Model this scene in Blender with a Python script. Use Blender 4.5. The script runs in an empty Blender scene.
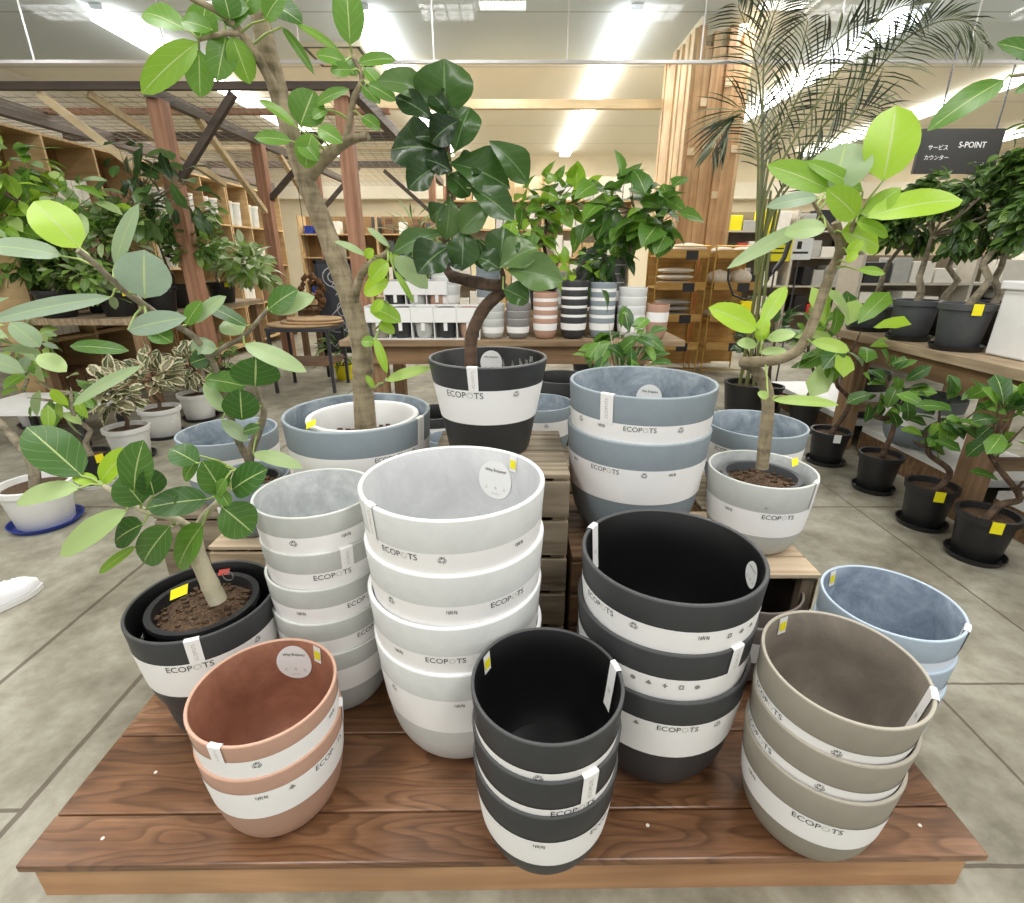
import bpy, math, random
from mathutils import Vector as V, Matrix
from math import pi, sin, cos, radians, sqrt, atan2
R = random.Random(11)
SC = bpy.context.scene
C = SC.collection
# ------------------------------------------------------------------ camera model used to read positions off the photograph
H, TH, F = 1.4, radians(20.8), 512.0
def ray(px, py):
    u = (px-512)/F; v = (451.5-py)/F
    return V((u, cos(TH)+v*sin(TH), -sin(TH)+v*cos(TH)))
def atz(px, py, z):
    r = ray(px, py); return V((0, 0, H)) + r*((z-H)/r.z)
def aty(px, py, y):
    r = ray(px, py); return V((0, 0, H)) + r*(y/r.y)
def depth(p): return cos(TH)*p.y - sin(TH)*(p.z-H)
def lin(c): return tuple((x/12.92 if x <= .04045 else ((x+.055)/1.055)**2.4) for x in c)
def rgb(r, g, b): return lin((r/255, g/255, b/255))
# ------------------------------------------------------------------ materials
def nodes(name):
    m = bpy.data.materials.new(name); m.use_nodes = True
    nt = m.node_tree; b = nt.nodes['Principled BSDF']
    return m, nt, b
def N(nt, t, **k):
    n = nt.nodes.new(t)
    for a, v in k.items(): setattr(n, a, v)
    return n
def L(nt, a, b): nt.links.new(a, b)
def coords(nt, scale=(1, 1, 1)):
    tc = N(nt, 'ShaderNodeTexCoord'); mp = N(nt, 'ShaderNodeMapping')
    mp.inputs['Scale'].default_value = scale; L(nt, tc.outputs['Object'], mp.inputs['Vector']); return mp.outputs[0]
def ramp(nt, fac, stops):
    r = N(nt, 'ShaderNodeValToRGB'); e = r.color_ramp.elements
    while len(e) < len(stops): e.new(.5)
    for i, (p, c) in enumerate(stops): e[i].position = p; e[i].color = (*c, 1)
    L(nt, fac, r.inputs[0]); return r.outputs[0]
def noise(nt, vec, scale, detail=4, rough=.55, dist=0):
    n = N(nt, 'ShaderNodeTexNoise'); n.inputs['Scale'].default_value = scale; n.inputs['Detail'].default_value = detail
    n.inputs['Roughness'].default_value = rough; n.inputs['Distortion'].default_value = dist
    L(nt, vec, n.inputs['Vector']); return n.outputs[0]
def bump(nt, h, b, s=.2, d=.01):
    n = N(nt, 'ShaderNodeBump'); n.inputs['Strength'].default_value = s; n.inputs['Distance'].default_value = d
    L(nt, h, n.inputs['Height']); L(nt, n.outputs[0], b.inputs['Normal'])
def sc(c, k): return tuple(min(1, x*k) for x in c)
def plain(name, c, rough=.6, var=.08, scale=14, metal=0, bmp=0, spec=.5, alpha=None):
    m, nt, b = nodes(name)
    col = ramp(nt, noise(nt, coords(nt), scale), [(.3, sc(c, 1-var)), (.7, sc(c, 1+var))])
    L(nt, col, b.inputs['Base Color']); b.inputs['Roughness'].default_value = rough; b.inputs['Metallic'].default_value = metal
    b.inputs['Specular IOR Level'].default_value = spec
    if bmp: bump(nt, noise(nt, coords(nt), scale*8), b, bmp, .004)
    return m
def bark(name, c1, c2):
    m, nt, b = nodes(name); n1 = noise(nt, coords(nt, (30, 30, 9)), 1.0, 6, .65, .3); n2 = noise(nt, coords(nt, (9, 9, 60)), 1.0, 3, .5)
    mx = N(nt, 'ShaderNodeMix', data_type='FLOAT'); mx.inputs[0].default_value = .35; L(nt, n1, mx.inputs[2]); L(nt, n2, mx.inputs[3])
    L(nt, ramp(nt, mx.outputs[0], [(.36, c1), (.6, c2)]), b.inputs['Base Color']); b.inputs['Roughness'].default_value = .85; bump(nt, mx.outputs[0], b, .5, .004); return m
def mottled(name, c1, c2, scale=9, rough=.6):
    m, nt, b = nodes(name); co = coords(nt)
    n1 = noise(nt, co, scale, 9, .72, .55)
    L(nt, ramp(nt, n1, [(.36, c1), (.5, tuple((x*.6+y*.4) for x, y in zip(c1, c2))), (.66, c2)]), b.inputs['Base Color'])
    b.inputs['Roughness'].default_value = rough; return m
def wood(name, c1, c2, axis=0, scale=1.0, rough=.6, spec=.4, knots=False, contrast=(.35, .68), bmp=.25):
    m, nt, b = nodes(name)
    s = [14*scale]*3; s[axis] = 1.1*scale
    co = coords(nt, tuple(s)); n1 = noise(nt, co, 1.6, 5, .6, .9)
    w = N(nt, 'ShaderNodeTexWave', wave_type='BANDS', bands_direction=['Y', 'X', 'X'][axis])
    w.inputs['Scale'].default_value = .55; w.inputs['Distortion'].default_value = 9; w.inputs['Detail'].default_value = 3; w.inputs['Detail Scale'].default_value = .9
    L(nt, co, w.inputs['Vector'])
    mx = N(nt, 'ShaderNodeMix', data_type='FLOAT'); mx.inputs[0].default_value = .16
    L(nt, n1, mx.inputs[2]); L(nt, w.outputs['Fac'], mx.inputs[3])
    col = ramp(nt, mx.outputs[0], [(contrast[0]-.1, c1), (contrast[1]+.1, c2)])
    big = noise(nt, coords(nt), 2.3, 3)
    m2 = N(nt, 'ShaderNodeMix', data_type='RGBA', blend_type='MULTIPLY'); m2.inputs[0].default_value = .55
    L(nt, col, m2.inputs[6]); L(nt, ramp(nt, big, [(.3, (.55, .55, .55)), (.65, (1.12, 1.12, 1.12))]), m2.inputs[7])
    L(nt, m2.outputs[2], b.inputs['Base Color']); b.inputs['Roughness'].default_value = rough; b.inputs['Specular IOR Level'].default_value = spec
    bump(nt, mx.outputs[0], b, bmp, .003); return m
def deckwood(name):
    m, nt, b = nodes(name); gi = N(nt, 'ShaderNodeNewGeometry'); tc = N(nt, 'ShaderNodeTexCoord')
    ml = N(nt, 'ShaderNodeMath', operation='MULTIPLY'); ml.inputs[1].default_value = 37.0; L(nt, gi.outputs['Random Per Island'], ml.inputs[0])
    cb = N(nt, 'ShaderNodeCombineXYZ'); L(nt, ml.outputs[0], cb.inputs[0]); L(nt, ml.outputs[0], cb.inputs[2])
    ad = N(nt, 'ShaderNodeVectorMath', operation='ADD'); L(nt, tc.outputs['Object'], ad.inputs[0]); L(nt, cb.outputs[0], ad.inputs[1])
    def mp(s):
        q = N(nt, 'ShaderNodeMapping'); q.inputs['Scale'].default_value = s; L(nt, ad.outputs[0], q.inputs['Vector']); return q.outputs[0]
    big = noise(nt, mp((1.15, 5.5, 5.5)), 1.0, 2, .5, .3)
    k = N(nt, 'ShaderNodeMath', operation='MULTIPLY'); k.inputs[1].default_value = 21.0; L(nt, big, k.inputs[0])
    fr = N(nt, 'ShaderNodeMath', operation='FRACT'); L(nt, k.outputs[0], fr.inputs[0])
    rings = ramp(nt, fr.outputs[0], [(0, (.3, .27, .25)), (.14, (1, 1, 1)), (.6, (.86, .86, .86)), (.95, (.38, .35, .33))])
    fine = noise(nt, mp((5, 130, 130)), 1.0, 4, .6)
    base = ramp(nt, noise(nt, mp((.9, 2.2, 2.2)), 1.6, 5, .6), [(.3, rgb(96, 64, 42)), (.52, rgb(138, 98, 68)), (.72, rgb(178, 138, 108))])
    m1 = N(nt, 'ShaderNodeMix', data_type='RGBA', blend_type='MULTIPLY'); m1.inputs[0].default_value = .62; L(nt, base, m1.inputs[6]); L(nt, rings, m1.inputs[7])
    m2 = N(nt, 'ShaderNodeMix', data_type='RGBA', blend_type='MULTIPLY'); m2.inputs[0].default_value = .5; L(nt, m1.outputs[2], m2.inputs[6]); L(nt, ramp(nt, fine, [(.35, (.5, .5, .5)), (.6, (1.1, 1.1, 1.1))]), m2.inputs[7])
    L(nt, m2.outputs[2], b.inputs['Base Color']); b.inputs['Roughness'].default_value = .3; b.inputs['Specular IOR Level'].default_value = .55
    bump(nt, fr.outputs[0], b, .12, .002); return m
def emit(name, c, s):
    m, nt, b = nodes(name); b.inputs['Base Color'].default_value = (*c, 1)
    b.inputs['Emission Color'].default_value = (*c, 1); b.inputs['Emission Strength'].default_value = s; return m
def leafmat(name, stops, vein, rough=.38, edge=None, trans=.36, veinw=.04):
    m, nt, b = nodes(name)
    at = N(nt, 'ShaderNodeAttribute', attribute_name='lf'); sp = N(nt, 'ShaderNodeSeparateXYZ'); L(nt, at.outputs['Vector'], sp.inputs[0])
    def M(op, a, c=None, d=None):
        n = N(nt, 'ShaderNodeMath', operation=op)
        for i, q in enumerate((a, c, d)):
            if q is None: continue
            if isinstance(q, (int, float)): n.inputs[i].default_value = q
            else: L(nt, q, n.inputs[i])
        return n.outputs[0]
    av = M('ABSOLUTE', sp.outputs[1])
    col = ramp(nt, sp.outputs[2], stops)
    lat = M('FRACT', M('SUBTRACT', M('MULTIPLY', sp.outputs[0], 5.5), M('MULTIPLY', av, 1.7)))
    latm = M('MULTIPLY', M('LESS_THAN', M('ABSOLUTE', M('SUBTRACT', lat, .5)), .032), .22)
    mid = M('LESS_THAN', av, veinw)
    vm = M('MAXIMUM', latm, M('MULTIPLY', mid, .85))
    mx = N(nt, 'ShaderNodeMix', data_type='RGBA'); L(nt, vm, mx.inputs[0]); L(nt, col, mx.inputs[6]); mx.inputs[7].default_value = (*vein, 1)
    out = mx.outputs[2]
    if edge:
        nz = noise(nt, coords(nt), 60, 2)
        em = M('GREATER_THAN', M('ADD', av, M('MULTIPLY', M('SUBTRACT', nz, .5), .9)), .62)
        m3 = N(nt, 'ShaderNodeMix', data_type='RGBA'); L(nt, em, m3.inputs[0]); L(nt, out, m3.inputs[6]); m3.inputs[7].default_value = (*edge, 1); out = m3.outputs[2]
    L(nt, out, b.inputs['Base Color']); b.inputs['Roughness'].default_value = rough
    tr = N(nt, 'ShaderNodeBsdfTranslucent'); L(nt, out, tr.inputs[0]); ms = N(nt, 'ShaderNodeMixShader'); ms.inputs[0].default_value = trans
    L(nt, b.outputs[0], ms.inputs[1]); L(nt, tr.outputs[0], ms.inputs[2]); L(nt, ms.outputs[0], nt.nodes['Material Output'].inputs[0])
    bump(nt, vm, b, .25, .002); return m
LST = [(0, rgb(30, 60, 24)), (.25, rgb(62, 104, 42)), (.5, rgb(112, 158, 58)), (.75, rgb(172, 210, 50)), (.87, rgb(182, 208, 140)), (1, rgb(150, 172, 148))]
M = {}
M['leaf'] = leafmat('leaf_green', LST, rgb(190, 208, 140))
M['leafdark'] = leafmat('leaf_dark', [(0, rgb(28, 52, 24)), (.5, rgb(66, 100, 44)), (1, rgb(124, 152, 92))], rgb(120, 150, 100), rough=.3)
M['leafbg'] = leafmat('leaf_shop', [(0, rgb(36, 60, 28)), (.35, rgb(80, 116, 48)), (.7, rgb(142, 176, 82)), (1, rgb(208, 222, 184))], rgb(150, 176, 108), veinw=.07)
M['leafvar'] = leafmat('leaf_variegated', [(0, rgb(66, 84, 52)), (.5, rgb(112, 124, 82)), (1, rgb(150, 140, 110))], rgb(210, 205, 170), edge=rgb(236, 228, 196))
M['palm'] = leafmat('palm_green', [(0, rgb(30, 38, 24)), (.5, rgb(64, 78, 46)), (1, rgb(150, 160, 130))], rgb(110, 120, 80), trans=.15)
M['bark'] = bark('bark_pale', rgb(104, 92, 70), rgb(168, 154, 126))
M['barkgrey'] = bark('bark_grey', rgb(98, 90, 74), rgb(160, 150, 128))
M['barkdark'] = bark('bark_dark', rgb(54, 42, 34), rgb(112, 90, 72))
M['barkwhite'] = plain('bark_whitish', rgb(205, 196, 168), .8, .12, 22, bmp=.5)
M['stem'] = plain('stem_green', rgb(150, 170, 92), .5, .1)
M['soil'] = mottled('soil', rgb(20, 15, 11), rgb(128, 100, 74), 130, .95)
M['paper'] = plain('paper_sleeve_white', rgb(246, 245, 243), .6, .01)
M['paperb'] = plain('paper_sleeve_bluish', rgb(218, 228, 240), .6, .02)
M['ink'] = plain('ink_black', rgb(30, 30, 30), .6, .02)
M['inkgrey'] = plain('ink_grey', rgb(140, 138, 134), .6, .02)
M['inkpale'] = plain('ink_pale', rgb(206, 206, 194), .6, .02)
M['yellow'] = plain('sticker_yellow', rgb(244, 232, 24), .5, .03)
M['red'] = plain('tag_red', rgb(200, 70, 60), .5, .03)
M['white'] = plain('plastic_white', rgb(236, 236, 234), .45, .02)
M['whitecloth'] = plain('canvas_white', rgb(245, 245, 248), .8, .02)
M['blackpl'] = plain('nursery_black', rgb(36, 36, 38), .42, .1, 30)
M['greypl'] = plain('nursery_charcoal', rgb(76, 79, 82), .5, .06, 30)
M['bluepl'] = plain('saucer_blue', rgb(36, 58, 140), .4, .05)
gm, nt, b = nodes('clear_film'); tb = N(nt, 'ShaderNodeBsdfTransparent'); gl = N(nt, 'ShaderNodeBsdfGlossy'); gl.inputs['Roughness'].default_value = .08
fr = N(nt, 'ShaderNodeMixShader'); fr.inputs[0].default_value = .28; L(nt, tb.outputs[0], fr.inputs[1]); L(nt, gl.outputs[0], fr.inputs[2]); L(nt, fr.outputs[0], nt.nodes['Material Output'].inputs[0]); M['glassy'] = gm
POT = {}
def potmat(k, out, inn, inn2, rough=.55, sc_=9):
    POT[k] = (plain('pot_'+k, out, rough, .035, 30, bmp=.03, spec=.35), mottled('pot_inside_'+k, inn, inn2, sc_, rough), plain('pot_rim_'+k, tuple(min(.86, x*1.35+.02) for x in out), rough, .03, 30))  # paler rim colour paints in the bright edge highlight along with rim wear
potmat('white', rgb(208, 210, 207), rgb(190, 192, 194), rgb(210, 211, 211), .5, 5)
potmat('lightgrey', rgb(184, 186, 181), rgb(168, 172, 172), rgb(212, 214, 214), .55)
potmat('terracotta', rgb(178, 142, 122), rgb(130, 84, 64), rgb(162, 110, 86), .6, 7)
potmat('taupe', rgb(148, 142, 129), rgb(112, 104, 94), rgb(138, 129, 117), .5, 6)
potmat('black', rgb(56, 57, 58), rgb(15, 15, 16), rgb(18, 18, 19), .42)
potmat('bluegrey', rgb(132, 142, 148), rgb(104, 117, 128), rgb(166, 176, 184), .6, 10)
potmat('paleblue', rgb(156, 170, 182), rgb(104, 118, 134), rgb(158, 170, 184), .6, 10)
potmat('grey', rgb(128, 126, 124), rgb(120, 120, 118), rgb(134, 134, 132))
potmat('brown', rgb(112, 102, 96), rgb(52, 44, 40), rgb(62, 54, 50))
M['deck'] = deckwood('deck_brown')
M['fascia'] = wood('fascia_reddish', rgb(160, 114, 78), rgb(208, 164, 122), 0, .8, .45)
M['crate'] = wood('crate_weathered', rgb(104, 90, 72), rgb(178, 164, 140), 0, 1, .8)
M['crateZ'] = wood('crate_weathered_post', rgb(110, 94, 76), rgb(170, 154, 128), 2, 1, .8)
M['cratepale'] = wood('crate_pale', rgb(176, 152, 122), rgb(226, 206, 178), 0, 1, .8)
M['cratedark'] = wood('crate_dark', rgb(84, 62, 44), rgb(150, 116, 84), 0, 1, .7)
M['table'] = wood('table_plank', rgb(120, 98, 74), rgb(196, 176, 146), 1, .8, .75)
M['tablex'] = wood('table_plank_long', rgb(120, 96, 70), rgb(184, 160, 128), 0, .8, .75)
M['tablez'] = wood('table_leg', rgb(110, 84, 60), rgb(160, 130, 98), 2, .8, .75)
M['apron'] = wood('table_apron', rgb(96, 72, 50), rgb(160, 128, 94), 0, .8, .75)
M['apronY'] = wood('table_apron_long', rgb(96, 72, 50), rgb(160, 128, 94), 1, .8, .75)
M['shelfwood'] = wood('shelf_pine', rgb(186, 152, 104), rgb(226, 198, 150), 0, .7, .6)
M['shelfdark'] = wood('shelf_back', rgb(120, 92, 56), rgb(164, 132, 88), 2, .7, .6)
M['post'] = wood('post_redbrown', rgb(142, 98, 74), rgb(192, 146, 116), 2, .7, .6)
M['beamd'] = wood('beam_dark', rgb(62, 52, 46), rgb(96, 82, 72), 0, .7, .6)
M['beamY'] = wood('beam_dark_long', rgb(84, 76, 70), rgb(120, 110, 100), 1, .7, .6)
M['beaml'] = wood('beam_light', rgb(196, 172, 130), rgb(226, 206, 168), 0, .7, .6)
M['clad'] = wood('cladding_pine', rgb(182, 136, 92), rgb(226, 186, 138), 2, .55, .55)
M['clad2'] = wood('cladding_light', rgb(196, 158, 112), rgb(234, 206, 164), 2, .55, .55)
M['cladend'] = plain('end_grain', rgb(232, 208, 170), .7, .06)
M['brass'] = plain('wire_brass', rgb(196, 160, 84), .35, .05, metal=.7)
M['tray'] = wood('tray_yellow', rgb(176, 130, 66), rgb(222, 180, 106), 0, .8, .6)
M['linen'] = plain('linen', rgb(220, 208, 190), .9, .08, 40)
M['greybag'] = plain('bag_grey', rgb(160, 154, 146), .9, .08, 40)
M['chalk'] = plain('chalk_line', rgb(206, 210, 214), .9, .05)
M['board'] = plain('slate', rgb(78, 82, 92), .8, .12, 8)
M['iron'] = plain('iron_dark', rgb(58, 58, 62), .5, .08)
M['cork'] = plain('cork_mat', rgb(186, 156, 118), .9, .14, 40)
M['pine'] = plain('dried_brown', rgb(104, 74, 48), .9, .4, 60)
M['signblack'] = plain('sign_charcoal', rgb(58, 58, 56), .6, .04)
M['gwhite'] = plain('goods_white', rgb(232, 228, 216), .6, .04)
M['palmstem'] = plain('palm_stem', rgb(116, 122, 74), .5, .12)
M['lattice'] = plain('lattice_wire', rgb(150, 140, 122), .6, .06)
M['glassjar'] = plain('jar_frosted', rgb(206, 208, 200), .25, .06)
# ------------------------------------------------------------------ mesh collector
class MB:
    def __init__(s): s.v = []; s.f = []; s.m = []; s.lf = []
    def add(s, vs, fs, m=0, lf=None):
        o = len(s.v); s.v += [tuple(p) for p in vs]
        s.lf += lf if lf else [(0, 0, 0)]*len(vs)
        for f in fs: s.f.append(tuple(i+o for i in f)); s.m.append(m)
    def box(s, x0, x1, y0, y1, z0, z1, m=0):
        s.add([(x0, y0, z0), (x1, y0, z0), (x1, y1, z0), (x0, y1, z0), (x0, y0, z1), (x1, y0, z1), (x1, y1, z1), (x0, y1, z1)],
              [(0, 3, 2, 1), (4, 5, 6, 7), (0, 1, 5, 4), (1, 2, 6, 5), (2, 3, 7, 6), (3, 0, 4, 7)], m)
    def bar(s, p, q, w, h, up=(0, 0, 1), m=0):
        p, q = V(p), V(q); a = (q-p).normalized(); u = V(up)
        if abs(a.dot(u)) > .98: u = V((0, 1, 0))
        x = a.cross(u).normalized(); y = x.cross(a).normalized()
        vs = [c+x*(i*w/2)+y*(j*h/2) for c in (p, q) for i, j in ((-1, -1), (1, -1), (1, 1), (-1, 1))]
        s.add(vs, [(3, 2, 1, 0), (4, 5, 6, 7), (0, 1, 5, 4), (1, 2, 6, 5), (2, 3, 7, 6), (3, 0, 4, 7)], m)
    def tube(s, pts, rad, n=8, m=0, caps=True):
        pts = [V(p) for p in pts]
        if isinstance(rad, (int, float)): rad = [rad]*len(pts)
        elif len(rad) == 2 and len(pts) != 2: rad = [rad[0]+(rad[1]-rad[0])*i/(len(pts)-1) for i in range(len(pts))]
        d0 = (pts[1]-pts[0]).normalized(); x = d0.orthogonal().normalized(); vs = []
        for i, p in enumerate(pts):
            d = ((pts[min(i+1, len(pts)-1)]-pts[max(i-1, 0)])).normalized()
            x = (x-d*x.dot(d)).normalized(); y = d.cross(x)
            vs += [p+(x*cos(2*pi*k/n)+y*sin(2*pi*k/n))*rad[i] for k in range(n)]
        fs = [(i*n+k, i*n+(k+1) % n, (i+1)*n+(k+1) % n, (i+1)*n+k) for i in range(len(pts)-1) for k in range(n)]
        if caps: fs += [tuple(range(n-1, -1, -1)), tuple((len(pts)-1)*n+k for k in range(n))]
        s.add(vs, fs, m)
    def lathe(s, prof, n=48, c=(0, 0, 0), ms=None, ell=(1, 1)):
        vs = []; fs = []
        for r, z in prof: vs += [(c[0]+r*cos(2*pi*k/n)*ell[0], c[1]+r*sin(2*pi*k/n)*ell[1], c[2]+z) for k in range(n)]
        for i in range(len(prof)-1):
            ff = [(i*n+k, i*n+(k+1) % n, (i+1)*n+(k+1) % n, (i+1)*n+k) for k in range(n)]
            s.add(vs if i == 0 else [], [tuple(q-(0 if i == 0 else len(vs)) for q in f) for f in ff] if i else ff, ms[i] if ms else 0)
    def leaf(s, B, T, W, nrm, seed=.4, prof='oval', fold=.25, arch=.12, nu=8, nv=4, wave=0.0):
        B, T, nrm = V(B), V(T), V(nrm); a = T-B; Ln = a.length
        if Ln < 1e-5: return
        a /= Ln; n = nrm-a*nrm.dot(a)
        if n.length < 1e-3: n = a.orthogonal()
        n.normalize(); sd = a.cross(n); vs = []; lf = []; ph = R.random()*6
        for i in range(nu+1):
            u = i/nu
            w = {'oval': lambda: sin(pi*u**.96)**.54, 'obov': lambda: sin(pi*u**1.3)**.68, 'heart': lambda: (sin(pi*min(1, u**.62*.93+.07))**.72), 'lance': lambda: sin(pi*u**.9)**1.0,
                 'fiddle': lambda: sin(pi*u**1.25)**.6*(1-.28*math.exp(-((u-.42)/.13)**2))}[prof]() if 0 < u < 1 else .03
            w *= W/2
            for j in range(nv+1):
                v = -1+2*j/nv
                z = fold*abs(v)*w + arch*Ln*(sin(pi*u)*.6-.5*u*u) + wave*w*sin(u*9+ph+v*1.5)*abs(v)
                vs.append(B+a*(u*Ln)+sd*(v*w)+n*z); lf.append((u, v, seed))
        fs = [(i*(nv+1)+j, (i+1)*(nv+1)+j, (i+1)*(nv+1)+j+1, i*(nv+1)+j+1) for i in range(nu) for j in range(nv)]
        s.add(vs, fs, 0, lf)
    def build(s, name, mats, parent=None, local=False, ang=40, flat=False, bev=0):
        me = bpy.data.meshes.new(name)
        vs = s.v
        if parent is not None and not local:
            o = parent['_o']; vs = [(x-o[0], y-o[1], z-o[2]) for x, y, z in vs]
        me.from_pydata(vs, [], s.f)
        ms = mats if isinstance(mats, (list, tuple)) else [mats]
        for m in ms: me.materials.append(m)
        me.polygons.foreach_set('material_index', s.m)
        if any(q[0] or q[2] for q in s.lf):
            at = me.attributes.new('lf', 'FLOAT_VECTOR', 'POINT'); at.data.foreach_set('vector', [c for q in s.lf for c in q])
        me.update()
        if not flat:
            me.shade_smooth(); me.set_sharp_from_angle(angle=radians(ang))
        return obj(name, me, parent, bev)
def obj(name, me, parent=None, bev=0):
    o = bpy.data.objects.new(name, me); C.objects.link(o)
    if parent is not None:
        o.parent = parent; o['_o'] = parent['_o']
    else: o['_o'] = (0, 0, 0)
    if bev:
        b = o.modifiers.new('edge', 'BEVEL'); b.width = bev; b.segments = 2; b.limit_method = 'ANGLE'
    return o
def tag(o, label, cat, group=None, kind=None):
    o['label'] = label; o['category'] = cat
    if group: o['group'] = group
    if kind: o['kind'] = kind
    return o
def thing(name, label, cat, loc=(0, 0, 0), group=None, rz=0):
    o = bpy.data.objects.new(name, None); C.objects.link(o); o.location = loc; o.rotation_euler[2] = rz
    o['_o'] = tuple(loc); o.empty_display_size = .05
    return tag(o, label, cat, group)
def struct(o): o['kind'] = 'structure'; return o
def copy_tree(o, parent=None):
    c = o.copy(); C.objects.link(c)
    if parent is not None: c.parent = parent
    for ch in o.children: copy_tree(ch, c)
    return c
def clone(o, loc, label, rz=0, group=None):
    c = copy_tree(o); c.location = loc; c.rotation_euler[2] = rz; c['label'] = label; c['_o'] = tuple(loc)
    if group: c['group'] = group
    return c
# ------------------------------------------------------------------ lettering
TXT = {}
def textmesh(t, thin=-.012):
    if (t, thin) in TXT: return TXT[(t, thin)]
    cu = bpy.data.curves.new('lettering', 'FONT'); cu.body = t; cu.size = 1; cu.offset = thin; cu.resolution_u = 3
    ob = bpy.data.objects.new('lettering', cu); C.objects.link(ob)
    bpy.context.view_layer.update()
    me = bpy.data.meshes.new_from_object(ob.evaluated_get(bpy.context.evaluated_depsgraph_get()))
    vs = [(v.co.x, v.co.y) for v in me.vertices]; fs = [tuple(p.vertices) for p in me.polygons]
    C.objects.unlink(ob); bpy.data.objects.remove(ob); bpy.data.curves.remove(cu); bpy.data.meshes.remove(me)
    TXT[(t, thin)] = (vs, fs); return vs, fs
def laid(t, width=None, cap=None, thin=-.012, align=.5):
    vs, fs = textmesh(t, thin)
    if not vs: return [], [], 1
    x0 = min(v[0] for v in vs); x1 = max(v[0] for v in vs)
    k = width/(x1-x0) if width else cap/.72
    return [((x-x0-(x1-x0)*align)*k, y*k) for x, y in vs], fs, k
def boxes2(rects):
    vs = []; fs = []
    for x0, x1, y0, y1 in rects:
        o = len(vs); vs += [(x0, y0), (x1, y0), (x1, y1), (x0, y1)]; fs.append((o, o+1, o+2, o+3))
    return vs, fs
BARS = boxes2([(x*.0042-.0126, x*.0042-.0126+(.003 if x % 3 else .0018), 0 if x % 2 else .002, .0105 if x % 2 == 0 else .009) for x in range(6)])
def icon(k):
    if k == 0: return boxes2([(-.004, .004, 0, .002), (-.004, -.002, .002, .008), (.002, .004, .002, .008), (-.004, .004, .008, .010)])
    if k == 1:
        vs = [(.005*cos(2*pi*i/8), .005+.005*sin(2*pi*i/8)) for i in range(8)]; return vs, [tuple(range(8))]
    if k == 2: return [(-.006, .002), (.006, .002), (0, .011), (-.0012, 0), (.0012, 0), (.0012, .002), (-.0012, .002)], [(0, 1, 2), (3, 4, 5, 6)]
    return boxes2([(-.0015, .0015, 0, .010), (-.0045, .0045, .004, .006)])
# ------------------------------------------------------------------ recycled-plastic pots with paper sleeves
BOWL = [(0, .60), (.012, .655), (.04, .71), (.085, .765), (.14, .81), (.21, .855), (.3, .89), (.45, .925), (.7, .965), (1, 1)]
CONE = [(0, .67), (.012, .695), (.03, .71), (1, 1)]
def RP(prof, t):
    for (a, x), (b, y) in zip(prof, prof[1:]):
        if t <= b: return x+(y-x)*(t-a)/(b-a)
    return prof[-1][1]
PC = {}
def potbody(r, h, col, prof, wall):
    key = (round(r, 4), round(h, 4), col, id(prof), wall)
    if key not in PC:
        m = MB(); w = wall*r; p = [(0, 0)]+[(q*r, t*h) for t, q in prof]
        p[-1] = (r-w*.18, h); p.insert(-1, (r, h-w*.3))
        no = len(p)-1
        p += [(r-w*.8, h), (r-w, h-w*.25)]
        p += [((q*r-w), max(t*h, w*1.2)) for t, q in reversed(prof[1:-1])]+[(0, w*1.2)]
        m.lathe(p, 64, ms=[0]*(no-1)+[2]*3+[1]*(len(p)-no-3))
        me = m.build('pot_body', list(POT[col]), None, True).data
        o = [q for q in bpy.data.objects if q.data == me][0]; bpy.data.objects.remove(o)
        PC[key] = me
    return PC[key]
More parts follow.
